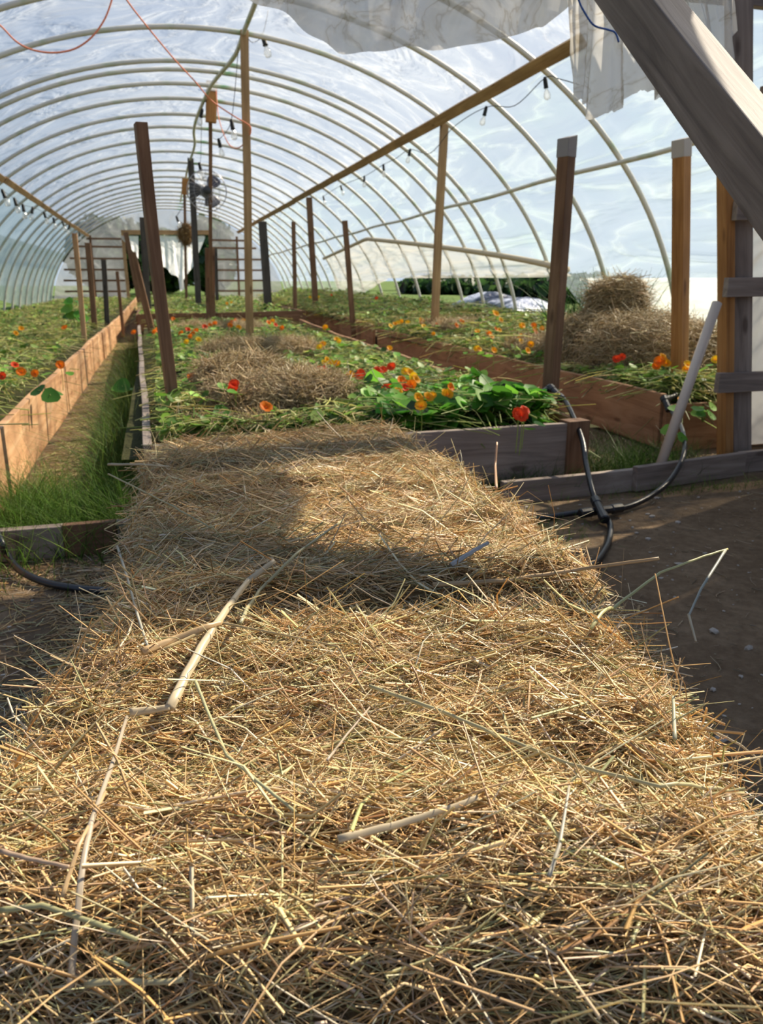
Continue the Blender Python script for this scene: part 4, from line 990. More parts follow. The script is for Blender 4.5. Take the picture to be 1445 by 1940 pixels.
stalk([(305, 1232, .485), (420, 1180, .485), (560, 1208, .487), (640, 1225, .48), (690, 1310, .475)], 6, (0.55, 0.42, 0.2), 'slim curved stalk arching along the back of the nearest bale')
stalk([(700, 1300, .47), (830, 1345, .475), (960, 1400, .478), (1080, 1448, .48), (1250, 1490, .478), (1408, 1503, .47)], 10, (0.58, 0.52, 0.28), 'long stalk slanting across the nearest bale to its outer corner')
stalk([(1378, 1500, .428), (1385, 1600, .41), (1398, 1700, .38), (1405, 1880, .33)], 16, (0.36, 0.26, 0.17), 'dark stalk hanging down the outer corner of the nearest bale')
stalk([(640, 1590, .46), (760, 1560, .468), (870, 1525, .47), (905, 1510, .468)], 15, P_, 'thick pale stalk lying flat in the middle of the nearest bale')
stalk([(1120, 1190, .465), (1170, 1145, .475), (1250, 1085, .50), (1330, 1055, .515), (1378, 1040, .52)], 6, (0.60, 0.56, 0.26), 'yellowish forked stalk poking out over the bare earth')
stalk([(820, 1108, .468), (960, 1100, .475), (1100, 1078, .48), (1248, 1058, .485)], 9, T_, 'straight tan stalk jutting out at the back corner of the nearest bale')
stalk([(1374, 1042, .519), (1328, 1115, .48), (1305, 1165, .455)], 6, (0.40, 0.40, 0.32), 'grey-green dangling stalk beyond the outer edge of the nearest bale')
stalk([(1304, 1164, .455), (1318, 1215, .43)], 6, P_, 'broken white stub under the grey-green dangling stalk')
stalk([(1330, 1375, .45), (1400, 1410, .44), (1438, 1440, .42), (1442, 1462, .40)], 5, P_, 'thin bent stalk poking past the outer side of the nearest bale')
stalk([(205, 880, .44), (265, 880, .455), (320, 884, .45)], 5, P_, 'thin white stalk sticking out at the far bale corner')
stalk([(205, 898, .44), (280, 935, .455), (355, 975, .455), (400, 1000, .45)], 4, G_, 'slim grey stalk lying over the far bale side')
stalk([(222, 1035, .42), (240, 1090, .44), (262, 1170, .45), (280, 1225, .455)], 7, (0.48, 0.46, 0.36), 'grey stalk standing at the shaded side of the middle bale')
stalk([(455, 1180, .452), (490, 1120, .46), (560, 1050, .462), (650, 985, .46)], 7, G_, 'greenish stalk lying across the middle bale in the shade')
stalk([(940, 925, .44), (938, 880, .50), (941, 838, .56)], 5, (0.6, 0.36, 0.2), 'upright reddish straw at the outer edge of the middle bale')
stalk([(855, 1070, .452), (895, 1045, .47), (925, 1028, .475)], 10, (0.46, 0.46, 0.44), 'short thick grey stalk tilted up on the middle bale')
stalk([(0, 1725, .46), (80, 1715, .47), (170, 1745, .465), (260, 1780, .46)], 12, (0.42, 0.40, 0.2), 'greenish flat blade on the lower left of the nearest bale')
stalk([(170, 1925, .44), (250, 1905, .45), (350, 1880, .45)], 14, (0.50, 0.44, 0.24), 'thick greenish stalk at the lower edge of the nearest bale')
stalk([(1040, 1660, .45), (1060, 1600, .47), (1078, 1490, .49)], 9, (0.44, 0.40, 0.30), 'upright grey stalk rising from the middle of the nearest bale')
stalk([(1278, 1400, .44), (1275, 1320, .46)], 8, (0.46, 0.44, 0.28), 'short upright greenish stalk near the outer edge of the nearest bale')
stalk([(620, 1440, .47), (650, 1400, .478), (700, 1340, .48)], 5, (0.5, 0.4, 0.3), 'thin brown twig leaning back in the middle of the nearest bale')

# ================================================================== HAY ON THE BEDS
def mound(name, label, cat, c, rx, ry, rz, n, core=M_HAYCORE, pal=HAY, Ls=(0.06, 0.22), Rs=(0.0012, 0.0028), yaw=0.0, lobes=()):
    c = Vector(c); r = empty(name, c, label, cat, 'hay on the beds')
    allp = [(c, rx, ry, rz)] + [(c + Vector(q[:3]), *q[3:]) for q in lobes]
    vs = []; fs = []; nu, nv = 22, 9
    for (cc_, a, b, h) in allp:
        base = len(vs)
        for j in range(nv + 1):
            ph = (math.pi / 2) * j / nv
            for i in range(nu):
                th = 2 * math.pi * i / nu
                sx = abs(math.cos(th)) ** 0.7 * (1 if math.cos(th) > 0 else -1); sy_ = abs(math.sin(th)) ** 0.7 * (1 if math.sin(th) > 0 else -1)
                k = 0.90 * math.cos(ph) ** 0.6 * (1 + 0.08 * float(bumpy(th * 2 + cc_.x, ph * 3)))
                x, y = sx * a * k, sy_ * b * k
                vs.append((cc_.x + x * math.cos(yaw) - y * math.sin(yaw), cc_.y + x * math.sin(yaw) + y * math.cos(yaw), cc_.z + 0.92 * h * math.sin(ph) - 0.03))
        for j in range(nv):
            for i in range(nu):
                fs.append((base + j*nu+i, base + j*nu+(i+1) % nu, base + (j+1)*nu+(i+1) % nu, base + (j+1)*nu+i))
    mb = MB(); mb.add(vs, fs); mb.build('packed_hay', core, r, True)
    parts = []
    tot = sum(q[1] * q[2] + q[3] * (q[1] + q[2]) for q in allp)
    for (cc_, a, b, h) in allp:
        m = int(n * (a * b + h * (a + b)) / tot)
        d = rng.normal(0, 1, (m, 3)); d[:, 2] = np.abs(d[:, 2]); d = nrm(d)
        d2 = np.sign(d) * np.abs(d) ** 0.72
        l = d2 * [a, b, h] * rng.uniform(0.84, 1.03, (m, 1))
        P = np.stack([l[:, 0] * math.cos(yaw) - l[:, 1] * math.sin(yaw), l[:, 0] * math.sin(yaw) + l[:, 1] * math.cos(yaw), l[:, 2]], 1) + np.array(cc_)
        t = nrm(np.cross(d, rng.normal(0, 1, (m, 3)) + [0, 0, 1.0])) + d * rng.normal(0, 0.22, (m, 1))
        t = t * [1.3, 1, 0.7]
        L = rng.uniform(*Ls, m); R = rng.uniform(*Rs, m)
        parts.append(strands(P, t, L, R, rng.normal(0, 0.2, (m, 3)) * L[:, None], pick(pal, m, 0.18), 3, 3))
    V, fs, cc2 = join(parts); o = link('loose_hay', mesh_np('loose_hay', V, fs, cc2), M_STRAW, r); o['kind'] = 'stuff'
HZ = 0.30
mound('hay_mound', 'big hay flake lying in the middle bed, nearest of three', 'hay', (0.60, 4.62, HZ), 0.40, 0.44, 0.25, 10000, lobes=[(-0.12, 0.25, 0, 0.30, 0.28, 0.32), (0.24, -0.14, 0, 0.27, 0.30, 0.24)])
mound('hay_mound', 'low hay flake in the middle bed, in front of the tan ridge post', 'hay', (0.95, 7.55, HZ), 0.62, 0.38, 0.22, 5000)
mound('hay_mound', 'thin hay flake farthest back in the middle bed', 'hay', (0.86, 11.6, HZ), 0.75, 0.5, 0.17, 3500)
mound('hay_mound', 'low scatter of hay under the leaning stake', 'hay', (0.30, 4.05, HZ - 0.04), 0.30, 0.24, 0.09, 2200)
mound('hay_pile', 'tall heap of hay topped by a blocky tuft, in the sunny side bed', 'hay', (3.72, 5.7, 0.31), 0.54, 0.88, 0.50, 20000,
      lobes=[(0.13, 0.35, 0.25, 0.20, 0.24, 0.53), (-0.06, 0.33, 0.30, 0.13, 0.16, 0.45), (0.34, -0.4, 0.1, 0.25, 0.4, 0.30), (-0.25, 1.05, 0.0, 0.30, 0.45, 0.24), (-0.3, -0.5, 0, 0.25, 0.4, 0.12)])
mound('hay_mound', 'flat patch of dry hay at the foot of the sunny purlin prop', 'hay', (3.65, 9.3, 0.44), 0.45, 0.6, 0.14, 2500)

# ================================================================== PLANTS
def vine_cover(name, label, x0, x1, y0, y1, nl, nst, zf=soil_z, lp=GREEN, vp=VINE, lift=(0.02, 0.17), ls=(0.015, 0.04), exclude=None, kind='stuff', Ls=(0.15, 0.5)):
    # more of both towards the viewer
    def pts(n):
        y = y0 + (y1 - y0) * rng.random(n) ** 1.5; x = rng.uniform(x0, x1, n)
        if exclude is not None:
            k = ~exclude(x, y); x, y = x[k], y[k]
        return x, y
    x, y = pts(nl); n = len(x); hump = 0.5 + 0.5 * bumpy(x, y, 3)
    z = zf(x, y) + rng.uniform(*lift, n) * (0.3 + 1.1 * np.clip(hump, 0, 1))
    N_ = np.stack([rng.normal(0, 0.5, n), rng.normal(-0.2, 0.5, n), np.ones(n)], 1)
    P1 = leaves(np.stack([x, y, z], 1), N_, rng.uniform(*ls, n), pick(lp, n, 0.4))
    x, y = pts(nst); n = len(x); L = rng.uniform(*Ls, n); a = rng.uniform(0, 6.28, n)
    z = zf(x, y) + 0.02 + rng.random(n) * lift[1] * (0.35 + 0.8 * np.clip(0.5 + 0.5 * bumpy(x, y, 3), 0, 1))
    D_ = np.stack([np.cos(a), np.sin(a), rng.normal(0, 0.25, n)], 1)
    bnd = rng.normal(0, 0.28, (n, 3)) * L[:, None]; bnd[:, 2] = -np.abs(bnd[:, 2]) * 0.6
    P2 = strands(np.stack([x, y, z], 1), D_, L, rng.uniform(0.0015, 0.0045, n), bnd, pick(vp, n, 0.35), 4, 3)
    V, fs, cc = join([P1, P2])
    o = link(name, mesh_np(name, V, fs, cc), M_LEAF); return tag(o, label, 'foliage', None, kind)
def on_hay(x, y):
    k = np.zeros(len(x), bool)
    for cx, cy, rx, ry in ((0.60, 4.66, 0.46, 0.56), (0.95, 7.55, 0.6, 0.4), (0.86, 11.6, 0.7, 0.55), (3.75, 5.7, 0.55, 0.85), (3.45, 6.75, 0.3, 0.45), (3.65, 9.3, 0.42, 0.55), (0.30, 4.05, 0.25, 0.2)):
        k |= ((x - cx) / rx) ** 2 + ((y - cy) / ry) ** 2 < 1
    return k & (rng.random(len(x)) > 0.04)
vine_cover('bed_foliage', 'tangle of pale vines and small leaves in the bed along the shaded side', -3.4, -0.96, 3.0, 32, 7000, 19000, Ls=(0.1, 0.4))
vine_cover('bed_foliage', 'tangle of vines and leaves in the middle bed', -0.02, 2.03, 3.75, 13.4, 8000, 9500, exclude=on_hay, Ls=(0.08, 0.32))
vine_cover('bed_foliage', 'tangle of vines and leaves in the bed with the hay pile', 3.1, 4.3, 4.25, 11.2, 3500, 5500, exclude=on_hay)
vine_cover('bed_foliage', 'yellowish vines in the far bed by the sunny side', 3.2, 4.33, 11.6, 26, 3500, 5000)
vine_cover('bed_foliage', 'low greenery in the second middle bed', -0.3, 2.6, 14.5, 27, 3500, 3000, zf=lambda x, y: soil_z(x, y) + 0.04)
BIG = [(0.10, 0.30, 0.03), (0.16, 0.38, 0.04), (0.06, 0.20, 0.02), (0.22, 0.44, 0.06)]
# lush leafy clump behind the far bale
vine_cover('leafy_clump', 'lush clump of big green leaves behind the far straw bale', 1.05, 1.95, 3.65, 4.7, 900, 350, lp=BIG, vp=[(0.30, 0.40, 0.10), (0.42, 0.48, 0.18)], lift=(0.03, 0.20), ls=(0.03, 0.065))
def plant(px, py, z, label, blades=6, size=0.05, h=0.12, name='leafy_plant', pal=BIG, base=None):
    p = at(px, py, z=z) if base is None else Vector(base)
    r = empty(name, p, label, 'plant')
    for k in range(blades):
        a = 2.4 * k + random.random(); q = p + Vector((math.cos(a) * size * 1.2, math.sin(a) * size * 1.2, h * random.uniform(0.4, 1.0)))
        mb = MB(); mb.tube(spline([p, p.lerp(q, 0.5) + Vector((0, 0, 0.02)), q], 3), 0.0022, 5); st = mb.mesh('stem', True)
        ca = st.color_attributes.new('tint', 'FLOAT_COLOR', 'POINT')
        for d_ in ca.data: d_.color = (0.30, 0.40, 0.12, 1)
        link('stem', st, M_LEAF, r)
        V, F3, cc = leaves(np.array([q[:]]), np.array([[math.cos(a) * .5, math.sin(a) * .5 - 0.5, 0.8]]), np.array([size * random.uniform(0.7, 1.1)]), pick(pal, 1, 0.15), 11)
        link('leaf', mesh_np('leaf', V, F3, cc), M_LEAF, r)
plant(250, 775, 0.1, 'broad-leaved plant growing in the path beside the leaning stake', 6, 0.075, 0.20)
plant(345, 770, 0.30, 'round-leaved plant at the foot of the leaning stake', 4, 0.055, 0.12)
plant(405, 812, 0.29, 'bright green leaf plant at the back edge of the far straw bale', 3, 0.06, 0.09)
plant(420, 775, 0.30, 'pale green leaves in front of the big hay flake', 3, 0.05, 0.06)
plant(510, 790, 0.30, 'small lime green plant in front of the big hay flake', 3, 0.04, 0.12)
plant(575, 795, 0.30, 'low seedling behind the back edge of the far straw bale', 5, 0.03, 0.07)
plant(92, 755, 0.37, 'dark leaves trailing over the sunlit redwood board', 4, 0.05, 0.05)
plant(150, 600, 0.45, 'leafy green plant between the slim pale stakes', 13, 0.085, 0.42, base=at(146, 628, Y=11.5))
plant(1340, 800, 0.2, 'dark leafy sprig hanging by the orange-brown entrance stud', 6, 0.04, 0.10, base=at(1330, 800, Y=3.95))
plant(1268, 845, 0.16, 'sprig of leaves beside the leaning white pipe', 4, 0.04, 0.1, base=at(1275, 845, Y=3.55))

# grass, only as loose tufts
def grass(name, label, x, y, zf, L, pal=GREEN, R=(0.0012, 0.003), lean=0.45):
    n = len(x); P = np.stack([x, y, zf(x, y) - 0.01], 1)
    D_ = np.stack([rng.normal(0, lean, n), rng.normal(0, lean, n), np.ones(n)], 1); Lr = rng.uniform(*L, n)
    bnd = np.stack([rng.normal(0, 0.35, n), rng.normal(0, 0.35, n), -np.abs(rng.normal(0, 0.25, n))], 1) * Lr[:, None]
    V, Fq, cc = strands(P, D_, Lr, rng.uniform(*R, n), bnd, pick(pal, n, 0.25), 4, 3, np.full(n, 0.4), 0.85, centre=0.0)
    o = link(name, mesh_np(name, V, Fq, cc), M_GRASS); return tag(o, label, 'grass', None, 'stuff')
def scatter(cx, cy, sx, sy, n): return rng.normal(cx, sx, n), rng.normal(cy, sy, n)
def cat_(*a): return tuple(np.concatenate(q) for q in zip(*a))
GR = [(0.14, 0.28, 0.04), (0.20, 0.36, 0.06), (0.10, 0.20, 0.03), (0.28, 0.40, 0.09)]
grass('grass', 'lush grass at the mouth of the path behind the sill board', *cat_(scatter(-0.62, 3.55, 0.08, 0.25, 1400), scatter(-0.40, 3.45, 0.16, 0.22, 1600), scatter(-0.18, 3.35, 0.07, 0.16, 900)), ground_z, (0.10, 0.38), GR)
x, y = cat_((rng.uniform(-0.40, -0.12, 4200), 4.0 + 9 * rng.random(4200) ** 1.2), scatter(-0.20, 5.0, 0.08, 0.5, 1800), scatter(-0.24, 7.6, 0.07, 0.9, 1200))
grass('grass', 'dark weedy grass along the inner side of the shaded path', x, y, ground_z, (0.14, 0.46), [(0.09, 0.20, 0.03), (0.16, 0.30, 0.05), (0.06, 0.13, 0.02), (0.30, 0.38, 0.10)])
x, y = rng.uniform(2.25, 3.0, 2600), 3.6 + 9 * rng.random(2600) ** 1.6
grass('grass', 'weeds growing in the narrow path between the boards', x, y, ground_z, (0.06, 0.22), [(0.08, 0.17, 0.02), (0.14, 0.26, 0.04), (0.22, 0.30, 0.08)])
x, y = rng.uniform(4.40, 4.80, 8000), 5.0 + 19 * rng.random(8000) ** 1.2
k = ~((y > 12.2) & (y < 14.2) & (x > 4.7)); x, y = x[k], y[k]
grass('grass', 'bright tall grass along the foot of the sunny film side', x, y, lambda a, b: np.maximum(ground_z(a, b), 0.45), (0.12, 0.42), [(0.18, 0.38, 0.04), (0.26, 0.48, 0.06), (0.12, 0.26, 0.03), (0.34, 0.50, 0.10)], (0.002, 0.005))
x, y = rng.uniform(-3.4, -3.15, 3500), rng.uniform(11, 32.6, 3500)
grass('grass', 'dark grass along the foot of the shaded film side', x, y, lambda a, b: soil_z(a, b) - 0.05, (0.06, 0.2), [(0.06, 0.14, 0.03), (0.10, 0.20, 0.04), (0.14, 0.26, 0.06)], (0.002, 0.005))
x, y = cat_(scatter(1.06, 1.2, 0.05, 0.12, 260), scatter(0.95, 0.95, 0.04, 0.12, 260), scatter(1.45, 2.9, 0.12, 0.12, 500), scatter(2.6, 3.30, 0.35, 0.04, 400))
grass('grass', 'sparse green blades sprouting at the outer side of the bales and sill', x, y, ground_z, (0.03, 0.12), GR, (0.0008, 0.002))
x, y = cat_(scatter(1.75, 3.44, 0.16, 0.025, 700), scatter(2.55, 3.75, 0.22, 0.12, 1500))
grass('grass', 'dark weeds sprouting between the sill boards and the bed ends', x, y, ground_z, (0.08, 0.26), [(0.05, 0.12, 0.02), (0.09, 0.18, 0.03), (0.14, 0.24, 0.05)])
x, y = scatter(4.15, 6.9, 0.16, 0.22, 420)
grass('grass', 'tall dark broad-bladed clump behind the hay pile', x, y, lambda a, b: np.full_like(a, 0.5), (0.3, 0.75), [(0.05, 0.15, 0.03), (0.08, 0.22, 0.04), (0.12, 0.30, 0.05)], (0.005, 0.012), 0.28)
x, y = rng.uniform(-0.9, 2.2, 6000), rng.uniform(28.0, 46, 6000)
grass('grass', 'meadow grass in and beyond the far doorway', x, y, lambda a, b: ground_z(a, b) + 0.05, (0.15, 0.45), [(0.20, 0.34, 0.06), (0.28, 0.40, 0.09), (0.14, 0.24, 0.04)], (0.004, 0.01))

# straw litter
def litter(label, x, y, zf, L, pal):
    n = len(x); a = rng.uniform(0, 6.28, n); Lr = rng.uniform(*L, n) * rng.choice([0.3, 0.6, 1.0], n)
    P = np.stack([x, y, zf(x, y) + 0.006], 1); D_ = np.stack([np.cos(a), np.sin(a), rng.normal(0, 0.08, n)], 1)
    bnd = rng.normal(0, 0.12, (n, 3)) * Lr[:, None]; bnd[:, 2] *= 0.2
    V, Fq, cc = strands(P, D_, Lr, rng.uniform(0.0008, 0.0024, n), bnd, pick(pal, n, 0.2), 3, 3)
    o = link('straw_litter', mesh_np('straw_litter', V, Fq, cc), M_STRAW); tag(o, label, 'straw litter', None, 'stuff')
x = np.concatenate([rng.uniform(-1.2, -0.1, 1300), rng.normal(-0.28, 0.14, 1800)]); y = np.concatenate([rng.uniform(0.9, 3.1, 1300), rng.uniform(1.0, 3.0, 1800)])
litter('straw litter trodden into the earth beside the bales', x, y, ground_z, (0.04, 0.20), STRAW)
x = rng.uniform(-0.72, -0.15, 5200); y = 3.2 + 11 * rng.random(5200) ** 1.3
litter('dry straw and vine litter covering the shaded path', x, y, ground_z, (0.06, 0.25), [(0.55, 0.44, 0.18), (0.62, 0.55, 0.24), (0.40, 0.30, 0.14), (0.50, 0.52, 0.18)])
x = rng.uniform(0.9, 3.2, 700); y = rng.uniform(0.8, 3.3, 700)
litter('few bits of straw on the bare earth under the lattice side', x, y, ground_z, (0.02, 0.09), [(0.4, 0.32, 0.2), (0.3, 0.24, 0.15)])
# stones on the bare earth
def stones():
    vs = []; fs = []; parts = []
    n = 420; x = rng.uniform(0.9, 3.3, n); y = rng.uniform(0.9, 3.25, n); s = rng.choice([0.003, 0.005, 0.008, 0.013], n, p=[.3, .35, .25, .1])
    x2 = rng.uniform(-1.2, -0.3, 120); y2 = rng.uniform(1.2, 3.0, 120); x = np.concatenate([x, x2]); y = np.concatenate([y, y2]); s = np.concatenate([s, rng.choice([0.003, 0.006], 120)])
    bm = bmesh.new(); bmesh.ops.create_icosphere(bm, subdivisions=1, radius=1.0); iv = np.array([v.co[:] for v in bm.verts]); itf = np.array([[v.index for v in f.verts] for f in bm.faces]); bm.free()
    N = len(x); sc3 = rng.uniform(0.6, 1.3, (N, 1, 3)) * s[:, None, None] * [1.2, 1.0, 0.6]
    V = iv[None] * sc3 * (1 + rng.normal(0, 0.12, (N, len(iv), 1))); z = ground_z(x, y)
    V = V + np.stack([x, y, z + s * 0.3], 1)[:, None, :]
    F3 = (np.arange(N)[:, None, None] * len(iv) + itf[None]).reshape(-1, 3)
    o = link('gravel', mesh_np('gravel', V.reshape(-1, 3), F3, None, False), M_ROCK); tag(o, 'small pale stones strewn over the bare earth', 'gravel', None, 'stuff')
stones()

# ------------------------------------------------------------------ nasturtium flowers
def petal_mesh(name, col, heart):
    vs = []; fs = []
    for k in range(5):
        a0 = 2 * math.pi * k / 5; b = len(vs); rows = ((0.10, 0.10, -0.55), (0.42, 0.34, -0.16), (0.78, 0.56, 0.04), (1.0, 0.40, 0.0))
        for rad, hw, z in rows:
            for s in (-1, 0, 1):
                x, y = rad, s * hw; zz = z + (0.06 if s else 0.0)
                vs.append((x * math.cos(a0) - y * math.sin(a0), x * math.sin(a0) + y * math.cos(a0), zz + 0.05 * math.sin(k * 2.1)))
        for j in range(3):
            for i in range(2): q = b + j * 3 + i; fs.append((q, q + 1, q + 4, q + 3))
    mb = MB(); mb.add(vs, fs); me = mb.mesh(name, True)
    a = me.color_attributes.new('tint', 'FLOAT_COLOR', 'POINT')
    for v in me.vertices:
        t_ = min(1, max(0, (math.hypot(v.co.x, v.co.y) - 0.15) / 0.4)); a.data[v.index].color = tuple(heart[i] * (1 - t_) + col[i] * t_ for i in range(3)) + (1,)
    me.materials.append(M_PETAL); return me
M_PETAL = tinted('flower petals', 0.5, 0.45, 0.2)
FL = {'red': petal_mesh('flower', (0.85, 0.07, 0.015), (0.5, 0.02, 0.01)), 'orange': petal_mesh('flower', (0.92, 0.22, 0.01), (0.7, 0.08, 0.01)),
      'amber': petal_mesh('flower', (0.95, 0.42, 0.01), (0.75, 0.15, 0.01)), 'yellow': petal_mesh('flower', (0.95, 0.58, 0.02), (0.8, 0.25, 0.01))}
lf_me = []
for k in range(3):
    V, F3, cc = leaves(np.zeros((1, 3)), np.array([[0.1 * k, -0.2, 1.0]]), np.array([1.0]), pick(BIG, 1, 0.1), 11); m_ = mesh_np('leaf', V, F3, cc); m_.materials.append(M_LEAF); lf_me.append(m_)
def stem_mesh():
    mb = MB(); mb.tube(spline([(0, 0, -1), (0.06, 0.03, -0.5), (0.03, -0.02, -0.1), (0, 0, 0)], 3), 0.02, 5); me = mb.mesh('stem', True)
    a = me.color_attributes.new('tint', 'FLOAT_COLOR', 'POINT')
    for d_ in a.data: d_.color = (0.34, 0.42, 0.12, 1)
    me.materials.append(M_LEAF); return me
st_me = stem_mesh()
def nasturtium(flowers, label, Y=None, size=1.0, lift=0.15):
    """flowers: (x, y, colour) seen in the photo; each grows a stem down to the bed"""
    pts = []
    for x, y, col in flowers:
        p = on_surface(x, y, lambda a, b: float(soil_z(a, b)) + lift + 0.03) if Y is None else at(x, y, Y=Y)
        pts.append((p, col))
    p0 = pts[0][0]; zb = float(soil_z(p0.x, p0.y)) if Y is None else p0.z - 0.15
    r = empty('nasturtium', (p0.x, p0.y, zb), label, 'flower', 'nasturtiums in the beds')
    for p, col in pts:
        s = 0.029 * size * random.uniform(0.85, 1.15)
        if depth(p) > 9: s *= 1.25
        aim = Vector((random.uniform(-0.6, 0.5), -0.75, random.uniform(0.3, 0.9))).normalized()
        M = Matrix.Translation(p) @ aim.to_track_quat('Z', 'Y').to_matrix().to_4x4() @ Matrix.Rotation(random.random() * 6, 4, 'Z') @ Matrix.Scale(s, 4)
        link('flower', FL[col], None, r, M)
        zb_ = max(0.06, p.z - (float(soil_z(p.x, p.y)) if Y is None else zb))
        link('stem', st_me, None, r, Matrix.Translation(p - aim * s * 0.4) @ Matrix.Diagonal((0.1, 0.1, zb_, 1)))
    for k in range(2 + len(pts) // 2):
        a = random.random() * 6.28; rad = random.uniform(0.03, 0.09) * (1 + 0.2 * len(pts))
        q = Vector((p0.x + rad * math.cos(a), p0.y + rad * math.sin(a), p0.z - random.uniform(0.02, 0.07)))
        link('leaf', lf_me[k % 3], None, r, Matrix.Translation(q) @ Matrix.Rotation(random.uniform(-.4, .4), 4, 'X') @ Matrix.Rotation(random.random() * 6, 4, 'Z') @ Matrix.Scale(random.uniform(0.022, 0.036), 4))
